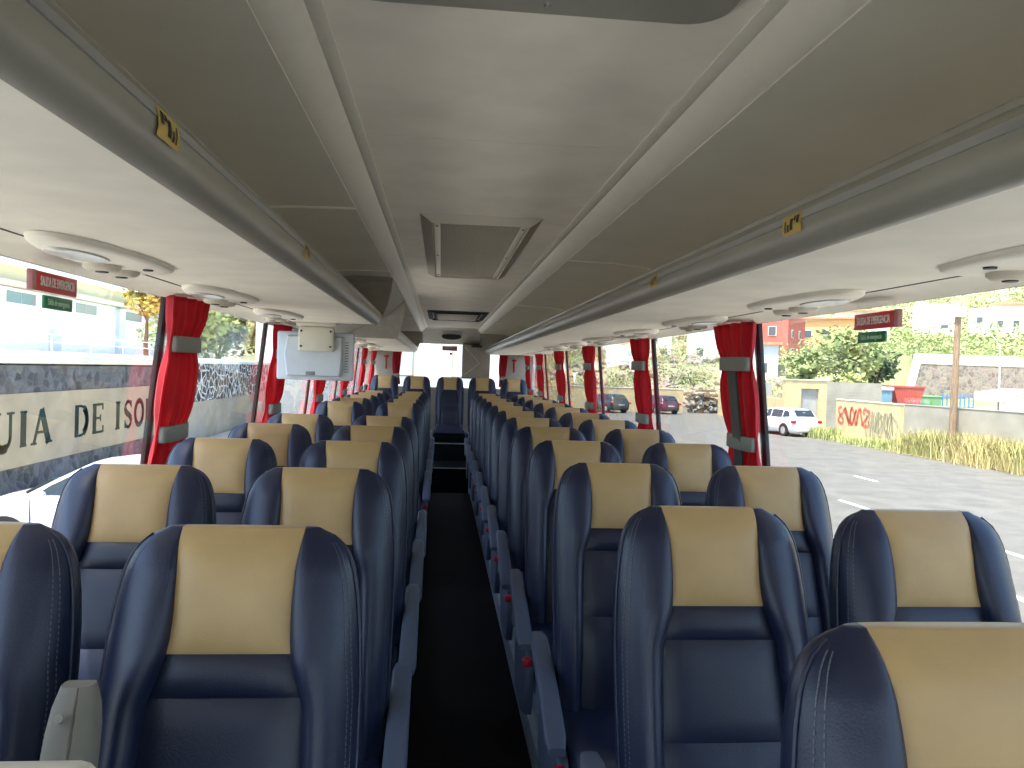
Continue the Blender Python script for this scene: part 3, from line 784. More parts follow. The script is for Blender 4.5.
for k, y in enumerate(rowL):
    gap = ', behind the gap' if k == 5 else ''
    seat(-.472 if k == 0 else -.462, y, ('large blue and tan coach seat at the bottom left, frontmost of the left aisle column' if k == 0 else 'blue and tan coach seat in left aisle column, %s from the front%s' % (ORD[k], gap)), arm=1, group='seats of the left aisle column')
    seat(-.928, y, ('dark blue and tan coach seat cut off by the left edge, behind the grey armrest' if k == 0 else 'blue and tan coach seat beside the left windows, %s from the front%s' % (ORD[k], gap)), group='seats beside the left windows')
for x, nm in ((-.955, 'leftmost of the five'), (-.485, 'second from the left'), (0.0, 'middle one at the end of the aisle'), (.475, 'second from the right'), (.945, 'rightmost of the five')):
    seat(x-.01, 11.4, 'blue and tan rear bench seat, '+nm, z=.165, group='rear bench seats', base=False)
struct(MB().box((0, 11.32, .445), (.46, .85, .11), .01).build('floor_bench_middle', M['aisle']), 'black plinth under the middle rear seat', 'platform')
# rear bench box under the five seats
for sd, nm in ((-1, 'left'), (1, 'right')):
    struct(MB().box((sd*.74, 11.25, .245), (.96, 1.1, .49)).build('floor_bench_'+nm, M['plinth']), 'raised platform under the rear bench seats on the %s' % nm, 'platform')
# beige grey folded armrest between the two front left seats
t = thing('folding_armrest', 'beige grey armrest pad between the two front left seats', 'armrest', (-.655, 1.05, .826))
lo = []
for k in range(14):
    u = k/13; z = -.24+.365*u; y = .0+.10*u
    hw, hd = .037-.004*u, .028
    if k == 11: hw *= .97; hd *= .97
    if k == 12: hw *= .88; hd *= .85
    if k == 13: hw *= .66; hd *= .5
    lo.append([(hw*a_, y+hd*b_, z) for a_, b_ in ((-1, .7), (-1, -.3), (-.86, -.75), (-.6, -.95), (-.1, -1.02), (.22, -1.0), (.30, -.86), (.38, -1.0), (.62, -.85), (.88, -.5), (1, -.1), (1, .7), (.8, 1), (-.8, 1))])
MB().loft(lo).build('armrest_pad', M['armgrey'], t, angle=38)
MB().cyl((-.004, .058, .094), (-.004, .050, .097), .0075, .006, 12).build('screw_cap', M['rail'], t)
MB().box((0, .03, -.30), (.05, .05, .16), .01).build('armrest_bracket', M['seatshell'], t)
# partition rail in front of the left seats
t = thing('partition', 'pale grey top edge of the partition at the bottom left corner', 'partition', (-.80, .72, 0))
MB().box((0, 0, .55), (.66, .03, .95), .006).build('partition_panel', M['sidewall'], t)
MB().box((0, 0, 1.030), (.70, .045, .045), .018, 3).build('partition_rail', M['vent'], t)
mb = MB()
for x in (-.28, .28): mb.cyl((x, 0, 0), (x, 0, .10), .018, .018, 14)
mb.build('partition_foot', M['silver'], t)

# ================================================================== OUTSIDE
GZ = -1.55
struct(MB().box((10, 30, GZ-.1), (150, 190, .2)).build('ground', M['asphalt']), 'sunlit grey asphalt parking ground around the coach', 'ground')
struct(MB().box((-1.3, 12, GZ+.004), (15.8, 46, .008)).build('ground_bounce_apron', M['concrete']), 'unseen pale concrete apron added to bounce light up to the ceiling', 'apron')  # invented pale strip outside the view, brightens the coach ceiling by bounced sunlight
mb = MB()
for x0, y0, x1, y1 in ((9.9, 16.9, 9.95, 18.4), (10.05, 11.2, 10.15, 13.3), (7.3, 12.6, 7.35, 14.1), (8.0, 8.3, 8.1, 10.4), (13.0, 22.0, 13.05, 23.2)):
    mb.box(((x0+x1)/2, (y0+y1)/2, GZ+.004), (.13, y1-y0, .008))
o = mb.build('road_marking', M['paint']); struct(o, 'white painted bay lines on the asphalt at the right', 'road marking')

def hill_z(x, y):
    d = .55*x+.83*y
    z = lerp_table([(0, GZ-.25), (72, GZ-.25), (76, GZ), (88, .3), (100, 3.5), (115, 4.4), (170, 10.6), (260, 32.0), (420, 62)], d)
    if x > 46.5 and y > 74.5: z = max(z, 4.15+.02*(y-74.5))
    return z
def terrain():
    vs = []; fs = []; nr, na = 90, 120
    for i in range(nr):
        r = 60*(380/60)**(i/(nr-1))
        for j in range(na):
            a = R(-16+78*j/(na-1)); x, y = r*math.sin(a), r*math.cos(a)
            z = hill_z(x, y)
            if z > GZ+.3: z += .35*noise.noise((x*.13, y*.13, 0))*min(3, r/70)+.5*max(0, r-150)/100*noise.noise((x*.03, y*.03, 4))*4
            vs.append((x, y, z))
    for i in range(nr-1):
        for j in range(na-1): fs.append((i*na+j, i*na+j+1, (i+1)*na+j+1, (i+1)*na+j))
    return MB().add(vs, fs)
struct(terrain().build('hillside', M['hill'], angle=0), 'dry green hillside rising beyond the parking ground', 'hill')
mb = MB()
mb.add([(19.6, 38.5, GZ+.02), (19.4, 30, GZ+.02), (19.9, 24, GZ+.02), (22, 14, GZ+.02), (40, 14, GZ+.02), (40, 38.5, GZ+.02), (40, 38.5, GZ-.05), (19.6, 38.5, GZ-.05), (19.4, 30, GZ-.05), (19.9, 24, GZ-.05), (22, 14, GZ-.05), (40, 14, GZ-.05)], [(0, 1, 2, 3, 4, 5), (11, 10, 9, 8, 7, 6)])
struct(mb.build('ground_verge', M['earth']), 'dry earth verge at the far edge of the asphalt', 'verge')

# ---------- foliage
def leaves(mb, c, rad, n, size, rnd, flat=1.):
    for _ in range(n):
        v = Vector((rnd.gauss(0, 1), rnd.gauss(0, 1), rnd.gauss(0, 1))).normalized()
        q = .55+.45*rnd.random()**.5
        p = Vector(c)+Vector((v.x*rad[0]*q, v.y*rad[1]*q, v.z*rad[2]*q*flat))
        u = Vector((rnd.gauss(0, 1), rnd.gauss(0, 1), rnd.gauss(0, .6))).normalized(); w_ = u.cross(v if abs(u.dot(v)) < .95 else Vector((0, 0, 1))).normalized()
        s = size*(.6+.8*rnd.random())
        mb.add([p-u*s, p+w_*s*.5, p+u*s, p-w_*s*.5], [(0, 1, 2, 3)])
def tree(x, y, z0, h, r, m, label, seed, trunk=.35, leaf=.26, n=60, group=None, name='tree'):
    rnd = random.Random(seed)
    t = thing(name, label, 'tree', (x, y, z0), 0, group)
    mb = MB()
    pts = [(0, 0, -.05)]
    for k in range(1, 5): pts.append((rnd.uniform(-.1, .1)*r*.5, rnd.uniform(-.1, .1)*r*.5, h*trunk*1.5*k/4))
    mb.tube(pts, [.05*r+.05, .045*r+.04, .04*r+.03, .03*r+.02, .02*r+.01], 8)
    top = Vector(pts[3])
    for k in range(6):
        a = 2*PI*k/6+rnd.random(); e = Vector((math.cos(a)*r*.6, math.sin(a)*r*.6, h*(.55+.25*rnd.random())))
        mb.tube([top, (top+e)/2+Vector((0, 0, .1*h)), e], [.03*r+.01, .02*r+.01, .008*r+.005], 6)
    mb.build('trunk', M['bark'], t, angle=0)
    mb = MB()
    for k in range(16):
        a = rnd.random()*2*PI; q = r*.62*math.sqrt(rnd.random()); zc = h*(trunk+.18+(.72-trunk)*rnd.random())
        rr = r*(.34+.16*rnd.random())
        leaves(mb, (q*math.cos(a), q*math.sin(a), zc), (rr, rr, rr*.8), n, leaf, rnd)
    mb.build('crown', m, t, smooth=False)
    return t
tree(31.6, 57.5, GZ, 7.3, 2.9, M['leaf'], 'broad pale green tree behind the concrete block wall', 3, leaf=.22, n=110)
tree(35.5, 60.5, GZ, 6.4, 2.0, M['leafd'], 'darker green tree right of the broad pale tree', 4, leaf=.2, n=90)
tree(29.0, 60.0, GZ, 5.6, 1.5, M['leaf'], 'small pale tree left of the broad tree behind the gate', 5, leaf=.2, n=80)
tree(29.3, 53.0, GZ, 4.0, 1.5, M['leafy'], 'yellow green bush behind the concrete block wall', 6, trunk=.1, leaf=.2, n=80)
tree(-12.2, 32.8, 1.6, 3.6, 1.15, M['leafo'], 'small orange tinged tree on the terrace at the left', 7, leaf=.12, n=80)
for k, (x, y, h, r, m, lab) in enumerate(((-13.6, 43, 3.8, 2.6, 'leaf', 'pale green tree behind the dark stone wall, right of the nearest left curtain'),
        (-14.0, 50, 4.6, 2.8, 'leafd', 'dark green tree behind the stone wall with white mortar'),
        (-12.5, 56, 4.0, 2.0, 'leafy', 'yellow green tree far along the left stone wall'),
        (-13.5, 66, 5.0, 2.8, 'leafd', 'dark tree furthest along the left stone wall'),
        (-11.6, 50.5, 3.4, 1.0, 'leafo', 'orange leaved tree along the left stone wall'))):
    tree(x, y, 1.4 if y < 60 else GZ, h, r, M[m], lab, 30+k, leaf=.2, n=110, trunk=.02)
# scrub over the hillside (nobody could count it)
rnd = random.Random(5)
def scrub(name, m, label, cond, n, sz, seed):
    rnd = random.Random(seed); mb = MB(); c = 0
    while c < n:
        r = 72*(330/72)**rnd.random(); a = R(rnd.uniform(2, 44)); x, y = r*math.sin(a), r*math.cos(a)
        if not cond(x, y, r, math.degrees(a), rnd): 
            continue
        s = sz*(.5+rnd.random())*(r/90)**.75
        leaves(mb, (x, y, hill_z(x, y)+s*.4), (s*1.4, s*1.4, s), 85, .13*s, rnd); c += 1
    o = mb.build(name, m, smooth=False); tag(o, label, 'scrub', kind='stuff'); return o
inside = lambda x, y: any(abs(x-bx) < bw and abs(y-by) < bd for bx, by, bw, bd in HOUSES)
HOUSES = [(37, 90, 5, 4.5), (48, 109, 6, 6), (37.5, 106, 4.5, 3), (97, 143, 6, 4), (108, 136, 7, 5), (30, 108, 5, 4)]
yard = lambda x, y: .55*x+.83*y < 78
scrub('hillside_scrub', M['scrub'], 'dry olive scrub covering the hillside behind the ruins', lambda x, y, r, a, q: not yard(x, y) and not inside(x, y) and a < 27 and r < 170, 330, 1.0, 1)
scrub('hillside_bushes', M['leaf'], 'fresh green bushes covering the slope above the retaining wall', lambda x, y, r, a, q: not yard(x, y) and not inside(x, y) and a > 24 and not (y < 76 and x > 43), 620, 1.25, 2)
scrub('hillside_yellow_bushes', M['leafy'], 'yellow green bushes scattered over the hillside', lambda x, y, r, a, q: not yard(x, y) and not inside(x, y) and a > 8 and not (y < 76 and x > 43), 240, 1.1, 3)
scrub('hillside_dark_bushes', M['leafd'], 'dark green bushes dotted over the hillside', lambda x, y, r, a, q: not yard(x, y) and not inside(x, y) and not (y < 76 and x > 43), 90, 1.0, 4)
# rocks on the ruined slope
mb = MB(); rnd = random.Random(8)
for _ in range(420):
    x = rnd.uniform(12, 40); y = rnd.uniform(66, 104)
    if inside(x, y) or .55*x+.83*y < 72: continue
    s = rnd.uniform(.2, .75)
    b = bmesh.new(); bmesh.ops.create_icosphere(b, subdivisions=1, radius=s)
    for v in b.verts: v.co = v.co*(1+.35*rnd.uniform(-1, 1)); v.co.z *= .7
    b.transform(Matrix.Translation((x, y, hill_z(x, y)+s*.2))); mb.bm(b)
tag(mb.build('rock_debris', M['brownstone'], smooth=False), 'tumbled brown rocks on the ruined slope', 'rocks', kind='stuff')
# tall grass along the verge
def grass(name, label, spots, n, h, m, seed):
    rnd = random.Random(seed); mb = MB()
    for _ in range(n):
        x, y, sx, sy, hh = rnd.choice(spots)
        px, py = rnd.gauss(x, sx), rnd.gauss(y, sy)
        if px < 19.0: continue
        a = rnd.random()*2*PI; l = h*hh*(.4+.8*rnd.random()); w_ = .008+.010*rnd.random()
        dx, dy = math.cos(a)*l*.35, math.sin(a)*l*.35; ux, uy = -math.sin(a)*w_, math.cos(a)*w_
        z = GZ+.0
        mb.add([(px-ux, py-uy, z), (px+ux, py+uy, z), (px+ux+dx*.4, py+uy+dy*.4, z+l*.6), (px-ux+dx*.4, py-uy+dy*.4, z+l*.6), (px+dx, py+dy, z+l)], [(0, 1, 2, 3), (3, 2, 4)])
    tag(mb.build(name, m, smooth=False), label, 'grass', kind='stuff')
grass('tall_grass', 'tall dry yellow grass along the verge at the far right', [(20.6, 28.5, .5, 1.3, 1.), (21.0, 26.0, .7, 1.2, 1.), (20.4, 30.5, .35, .8, .8), (22, 23.5, .9, 1, 1.1)], 20000, 1.05, M['grassm'], 1)
grass('green_grass', 'green weeds at the foot of the yellow wall and the pole', [(20.3, 29.3, .3, .7, 1.1), (19.75, 35.5, .2, 2, .45), (19.7, 38.3, .25, .5, .8), (20.1, 32.3, .3, 1.0, .6)], 9000, .7, M['leafy'], 2)

# ---------- right side walls
def wall_thing(name, label, cat, p, q, z0, z1, th, m):
    p = Vector((p[0], p[1], 0)); q = Vector((q[0], q[1], 0)); d = q-p; L = d.length; a = math.atan2(d.y, d.x)
    t = thing(name, label, cat, (p.x, p.y, z0), a)
    MB().box((L/2, 0, (z1-z0)/2), (L, th, z1-z0)).build('wall_body', m, t)
    return t, L
def scribble(mb, x0, x1, z0, z1, n, wd, y, seed, loops=3):
    rnd = random.Random(seed)
    for k in range(n):
        cx = x0+(x1-x0)*(k+.5)/n; hw = (x1-x0)/n*.46; hz = (z1-z0)/2; cz = (z0+z1)/2
        pts = []
        a0 = rnd.random()*6; fx = rnd.choice((1, 1, 2)); fz = rnd.choice((1, 2, 3)); ph = rnd.random()*6
        for i in range(26):
            u = i/25*2*PI*.9
            pts.append((cx+hw*math.sin(fx*u+a0), cz+hz*(.85*math.sin(fz*u+ph)+.12*rnd.uniform(-1, 1))))
        for (ax, az), (bx, bz) in zip(pts, pts[1:]):
            d = Vector((bx-ax, bz-az)); 
            if d.length < 1e-4: continue
            nn = Vector((-d.y, d.x)).normalized()*wd/2
            mb.add([(ax-nn.x, y, az-nn.y), (bx-nn.x, y, bz-nn.y), (bx+nn.x, y, bz+nn.y), (ax+nn.x, y, az+nn.y)], [(0, 1, 2, 3)])
t, L = wall_thing('yellow_wall', 'low ochre plaster wall with faded red graffiti, behind the dry grass', 'wall', (20.85, 38.9), (20.45, 32.3), GZ, .48, .25, M['ochre'])
MB().box((L/2, 0, 2.045), (L+.02, .30, .05), .01).build('wall_coping', M['cream'], t)
mb = MB(); scribble(mb, .25, 3.6, .75, 1.72, 5, .17, -.131, 3); mb.build('red_graffiti', M['graf_red'], t, smooth=False)
mb = MB(); scribble(mb, 3.7, 5.8, .55, 1.65, 8, .06, -.131, 9); scribble(mb, 3.2, 6.2, .3, 1.5, 6, .05, -.131, 12); mb.build('grey_graffiti', M['graf_dark'], t, smooth=False)
t, L = wall_thing('grey_wall', 'weathered grey plaster wall continuing right of the yellow wall', 'wall', (20.45, 32.25), (21.5, 19.0), GZ, .50, .24, M['greywall'])
MB().box((L/2, 0, 2.065), (L, .28, .04), .01).build('wall_coping', M['greywall'], t)
t = thing('gate_house', 'ochre gateway block with a grey sheet metal door behind the white car', 'gateway', (20.35, 44.2, GZ))
MB().box((.5, .2, 1.5), (1.0, .4, 3.0)).build('left_pier', M['ochre'], t)
MB().box((2.35, .2, 1.5), (.50, .4, 3.0)).build('right_pier', M['ochre'], t)
MB().box((1.55, .2, 2.75), (1.1, .4, .5)).build('lintel', M['ochre'], t)
d_ = MB().box((1.55, .2, 1.25), (1.1, .06, 2.5)); 
for k in range(9): d_.box((1.06+.122*k, .165, 1.25), (.02, .02, 2.46))
d_.build('sheet_door', M['irongrey'], t)
MB().box((1.3, .2, 3.02), (2.75, .5, .06), .01).build('coping', M['cream'], t)
t, L = wall_thing('yellow_wall', 'long low ochre wall running away behind the white car', 'wall', (22.4, 60.5), (20.5, 44.7), GZ, .30, .25, M['ochre'])
t, L = wall_thing('sheet_fence', 'grey corrugated sheet panel above the low wall, left of the gateway', 'fence', (22.0, 56.0), (20.95, 47.5), .31, 1.25, .06, M['irongrey'])
mb = MB()
for k in range(40): mb.cyl((L*(k+.5)/40, -.04, .02), (L*(k+.5)/40, -.04, .93), .03, .03, 6)
mb.build('sheet_ridge', M['irongrey'], t)
t, L = wall_thing('yellow_wall', 'ochre boundary wall behind the two dark parked cars', 'wall', (8.0, 63.2), (19.9, 62.2), GZ, .35, .25, M['ochre'])
MB().box((L/2, 0, 1.92), (L+.02, .32, .05), .01).build('wall_coping', M['cream'], t)
t, L = wall_thing('block_wall', 'bare grey concrete block wall behind the yellow gateway', 'wall', (23.2, 47.0), (27.8, 46.6), GZ, 1.40, .2, M['greywall'])
mb = MB()
for r_ in range(14):
    mb.box((L/2, -.101, .2*r_+.2), (L, .006, .012))
mb.build('mortar_course', M['irongrey'], t)
# rubble and timber stack at the gap in the walls
t = thing('timber_stack', 'heap of old grey timber and stones at the gap in the ochre walls', 'timber stack', (22.6, 63.0, GZ), R(10))
rnd = random.Random(2); mb = MB()
for k in range(46):
    r_ = k//9; mb.box((rnd.uniform(-1.7, 1.7), rnd.uniform(-.5, .5), .14+.34*r_+rnd.uniform(-.04, .05)), (rnd.uniform(.8, 2.2), .22, .2), .02, 1, Matrix.Rotation(rnd.uniform(-.35, .35), 4, 'Z') @ Matrix.Rotation(rnd.uniform(-.15, .15), 4, 'Y'))
mb.build('beams', M['timber'], t)
mb = MB()
for k in range(60):
    s = rnd.uniform(.12, .3); b = bmesh.new(); bmesh.ops.create_icosphere(b, subdivisions=1, radius=s)
    for v in b.verts: v.co *= 1+.3*rnd.uniform(-1, 1)
    b.transform(Matrix.Translation((rnd.uniform(-2.2, 2.2), rnd.uniform(-.8, .5), rnd.uniform(.05, 1.5)))); mb.bm(b)
mb.build('stones', M['rubble'], t, smooth=False)
# retaining wall
t = thing('retaining_wall', 'tall brown stone retaining wall with a pale top band, at the far right', 'wall', (45.2, 71.2, GZ))
mb = MB(); mb.prism([(0, 0), (36, 0), (36, 5.0), (1.2, 5.0)], 0, .9, axis='y'); mb.build('stone_face', M['brownstone'], t, smooth=False)
mb = MB(); mb.prism([(1.2, 5.0), (36, 5.0), (36, 6.0), (1.5, 6.0)], -.04, .9, axis='y'); mb.build('top_band', M['cream'], t, smooth=False)
mb = MB(); mb.prism([(-.2, 0), (.05, 0), (1.5, 6.0), (1.2, 6.0)], -.08, .9, axis='y'); mb.build('end_band', M['cream'], t, smooth=False)
# utility pole
t = thing('utility_pole', 'weathered timber utility pole standing in the dry grass', 'pole', (20.25, 28.9, GZ-.35))
mb = MB(); mb.tube([(0, 0, -.3), (0, 0, 2), (.02, 0, 4.5), (.03, 0, 6.5)], [.15, .14, .125, .11], 14); mb.build('pole_shaft', M['timber'], t)
mb = MB(); mb.box((.04, -.02, 6.25), (.42, .34, .42), .03); mb.build('pole_box', M['cream'], t)
mb = MB(); 
for k in range(3): mb.cyl((-.12+.13*k, 0, 6.46), (-.12+.13*k, 0, 6.62), .03, .022, 8)
mb.build('insulators', M['greywall'], t)
# street lamp
t = thing('street_lamp', 'curved arm galvanised street lamp beyond the yard', 'street lamp', (43.2, 56.2, GZ), R(-33))
mb = MB(); mb.tube([(0, 0, 0), (0, 0, 5.4), (-.06, 0, 6.0), (-.3, 0, 6.6), (-.7, .02, 7.05), (-1.15, .03, 7.28)], [.08, .055, .05, .045, .04, .035], 10); mb.build('lamp_pole', M['galv'], t)
mb = MB(); mb.loft([[(x, .03+hw*math.cos(2*PI*i/12), 7.30+dz+.045*math.sin(2*PI*i/12)) for i in range(12)] for x, hw, dz in ((-1.08, .05, 0), (-1.2, .12, .01), (-1.55, .13, .0), (-1.75, .06, -.02))]); mb.build('lamp_head', M['cream'], t)
# yard things
def tank(x, y, z, label):
    t = thing('blue_container', label, 'container', (x, y, z))
    mb = MB().box((0, 0, .8), (1.5, 1.3, 1.6), .06)
    for k in range(5): mb.box((-.56+.28*k, -.66, .8), (.06, .05, 1.5), .01)
    mb.build('container_body', M['bluetank'], t); MB().box((0, 0, 1.66), (1.7, 1.5, .28), .1, 3).build('container_lid', M['whitewall'], t)
    MB().box((0, 0, .03), (1.3, 1.1, .06)).build('skid', M['dark'], t)
tank(32.6, 55.0, GZ+.9, 'blue grey container with a white lid showing over the yellow wall')
t = thing('rubble_skip', 'rust red skip showing over the yellow wall', 'skip', (35.2, 56.0, GZ))
mb = MB(); mb.prism([(-.6, .4), (.6, .4), (1.25, 2.75), (-1.25, 2.75)], -.8, .8, axis='y'); mb.build('skip_body', M['skip'], t, smooth=False)
mb = MB(); mb.box((0, -.8, 2.75), (2.6, .1, .14)); mb.box((0, .8, 2.75), (2.6, .1, .14)); mb.build('skip_rim', M['skip'], t)
mb = MB()
for k in range(5): mb.box((-.5+.25*k, -.82, 1.5), (.05, .05, 2.2))
mb.build('skip_rib', M['skip'], t); MB().box((0, 0, .2), (1.1, 1.2, .4)).build('skip_foot', M['dark'], t)
for k, (x, y, lab) in enumerate(((36.9, 56.2, 'green bin in the yard, right of the red skip'), (37.9, 56.4, 'green bin in the yard, beside the blue railing'))):
    t = thing('green_bin', lab, 'bin', (x, y, GZ), 0, 'green bins in the yard')
    mb = MB(); mb.loft([[(sx*w_, sy*w_, z) for sx, sy in ((-1, -1), (1, -1), (1, 1), (-1, 1))] for w_, z in ((.36, .1), (.45, 2.0))]); mb.build('bin_body', M['greenbin'], t, smooth=False)
    MB().box((0, 0, 2.06), (.98, .98, .12), .04).build('bin_lid', M['greenbin'], t)
    mb = MB()
    for sx in (-.28, .28): mb.cyl((sx, -.1, .09), (sx, .1, .09), .09, .09, 10)
    mb.build('bin_wheel', M['tyre'], t)
t = thing('blue_railing', 'bright blue post and rail fencing in the yard', 'railing', (38.6, 56.2, GZ))
for k in range(8): MB().box((.36*k, 0, 1.15), (.07, .07, 2.3)).build('railing_post', M['blue'], t)
mb = MB()
for z in (.5, 1.3, 2.1): mb.box((1.26, 0, z), (2.6, .05, .06))
mb.build('rail_bar', M['blue'], t)
t = thing('tarp_shelter', 'white tarpaulin shelter at the right of the yard', 'shelter', (45.4, 54.5, GZ))
mb = MB(); mb.prism([(-4.4, 1.9), (4.5, 1.7), (4.5, 2.6), (2, 2.75), (0, 2.72), (-2.2, 2.85), (-4.4, 2.5)], -1.5, 1.5, axis='y'); mb.build('tarp', M['tarp'], t, smooth=False)
for sx in (-4.2, -1.4, 1.4, 4.2): MB().cyl((sx, -1.4, 0), (sx, -1.4, 1.9), .05, .05, 8).build('shelter_post', M['galv'], t)
t = thing('sloping_roof', 'dark edge of a thin sloping lean-to roof at the far right', 'roof', (32.0, 37.0, GZ))
mb = MB(); mb.prism([(-3.2, 2.50), (3.5, 2.20), (3.5, 2.30), (-3.2, 2.60)], -.8, .8, axis='y'); mb.build('roof_sheet', M['irongrey'], t, smooth=False)
for sx in (-2.2, .2, 2.6): MB().cyl((sx, -.5, 0), (sx, -.5, 2.4), .045, .045, 8).build('roof_post', M['timber'], t)

# ---------- buildings on the hill
def house(x, y, z, dx, dy, h, rz, wall, label, roof=None, name='hill_building', cat='building', wins=(), upper=None, flat=True, pane='windark'):
    t = thing(name, label, cat, (x, y, z), rz)
    hz = h if upper is None else h*upper[1]
    MB().box((0, 0, hz/2-1), (dx, dy, hz+2)).build('wall_body', wall, t, smooth=False)
    if upper: MB().box((0, 0, hz+(h-hz)/2), (dx+.05, dy+.05, h-hz)).build('upper_wall', upper[0], t, smooth=False)
    if roof:
        if flat: MB().box((0, 0, h+.12), (dx+.9, dy+.9, .28)).build('roof', roof, t, smooth=False)
        else:
            mb = MB(); mb.prism([(-dx/2-.4, h), (dx/2+.4, h), (0, h+dx*.16)], -dy/2-.4, dy/2+.4, axis='y'); mb.build('roof', roof, t, smooth=False)
    else:
        mb = MB()
        for q in ((0, -dy/2+.1, dx, .2), (0, dy/2-.1, dx, .2), (-dx/2+.1, 0, .2, dy), (dx/2-.1, 0, .2, dy)): mb.box((q[0], q[1], h+.2), (q[2], q[3], .5))
        mb.build('parapet', wall if not upper else upper[0], t, smooth=False)
    for fx, u, zz, ww, hh in wins:        # fx: 'f' front(-y) or 'r' right(+x) or 'l' left(-x)
        c, d = {'f': ((u, -dy/2-.03, zz), (ww, .1, hh)), 'r': ((dx/2+.03, u, zz), (.1, ww, hh)), 'l': ((-dx/2-.03, u, zz), (.1, ww, hh))}[fx]
        fr = MB().box(c, (d[0]+(.16 if d[0] > .15 else 0), d[1]+(.16 if d[1] > .15 else 0), d[2]+.16)).build('window', M['whitewall'] if wall is not M['whitewall'] else M['greywall'], t, smooth=False)
        k = .04
        c2 = (c[0]+(k if fx == 'r' else -k if fx == 'l' else 0), c[1]-(k if fx == 'f' else 0), c[2])
        MB().box(c2, d).build('pane', M[pane], fr, smooth=False)
    return t
house(37.0, 90.0, 1.7, 6.4, 6.0, 3.8, R(-24), M['whitewall'], 'white house with pale blue upper storey and tiled eaves below the red block', roof=M['tile'], upper=(M['bluewhite'], .52), wins=(('f', -1.2, 1.4, .9, .9), ('r', -1.5, 3.0, .7, .8), ('r', .8, 3.0, .7, .8), ('f', 1.6, 1.1, .8, 1.0)))
house(48.0, 109.0, 3.4, 7.2, 8.0, 6.6, R(-42), M['redwall'], 'brick red block with white window surrounds on the hill', roof=None, wins=(('f', -1.6, 4.9, 1.0, 1.2), ('f', 1.4, 4.9, 1.0, 1.2), ('r', -2, 4.6, .8, 1.0), ('r', 1.4, 4.6, .8, 1.0), ('r', -2, 2.0, .8, 1.0), ('f', 0, 2, 1, 1.2)))
house(37.6, 107.0, 3.4, 5.6, 5.0, 4.6, R(-18), M['whitewall'], 'plain white cube house left of the red block, half behind the nearest right curtain', upper=(M['bluewhite'], .80), wins=(('f', -1.0, 1.6, .8, .9),))
house(30.2, 108.5, 3.3, 5.0, 4.0, 4.8, R(-16), M['cream'], 'pale house with small dark windows between the two nearest right curtains', wins=(('f', -1.4, 3.4, .7, .8), ('f', .2, 3.4, .7, .8), ('f', 1.5, 1.6, .9, .9), ('f', -1.2, 1.3, .8, .9)))
house(26.2, 106.0, 3.0, 2.6, 3.0, 2.6, R(-14), M['orange'], 'small orange house in the scrub right of the second right curtain', wins=(('f', 0, 1.4, .7, .8),))
house(27.2, 118.0, 4.4, 4.6, 4.0, 5.2, R(-14), M['whitewall'], 'white house high behind the small orange one', wins=(('f', 0.8, 3.4, .8, .9), ('f', -1.0, 3.4, .8, .9)))
house(97.0, 144.0, 9.6, 8.0, 6.0, 7.0, R(-34), M['whitewall'], 'bright white block on the hill right of the exit sign', wins=(('f', 1.5, 3.2, 1.2, .5),))
house(104.0, 141.0, 10.2, 3.6, 4.0, 5.8, R(-36), M['whitewall'], 'white house with a red lower wall right of the utility pole top', upper=(M['whitewall'], .45), wins=(('f', 0, 4, .9, 1.0),))
house(109.2, 140.0, 10.6, 6.6, 5.0, 6.6, R(-36), M['cream'], 'cream house with a long orange tiled roof on the hill', roof=M['tile'], flat=False, wins=(('f', -1.4, 3.0, 1.0, 1.2), ('f', 1.2, 3.0, 1.0, 1.2)))
house(108.5, 128.0, 9.0, 7.0, 6.0, 7.6, R(-38), M['bluewhite'], 'pale blue house with a tiled roof at the right edge of the view', roof=M['tile'], flat=False, wins=(('f', -1.6, 4.6, 1.1, 1.2), ('f', 1.0, 4.6, 1.1, 1.2)))
house(61.0, 118.0, 5.0, 9.0, 6.0, 6.2, R(-28), M['orange'], 'yellow orange building with a tiled roof behind the broad tree', roof=M['tile'], flat=True, wins=(('f', -2.6, 3.8, 1.0, 1.1), ('f', 0, 3.8, 1.0, 1.1), ('f', 2.6, 3.8, 1.0, 1.1)))
house(76.0, 134.0, 7.6, 9.0, 6.0, 6.6, R(-30), M['cream'], 'long cream building with orange roof edge left of the right exit sign', roof=M['tile'], wins=(('f', -2.6, 4.6, 1.0, 1.1), ('f', 2.0, 4.6, 1.0, 1.1)))

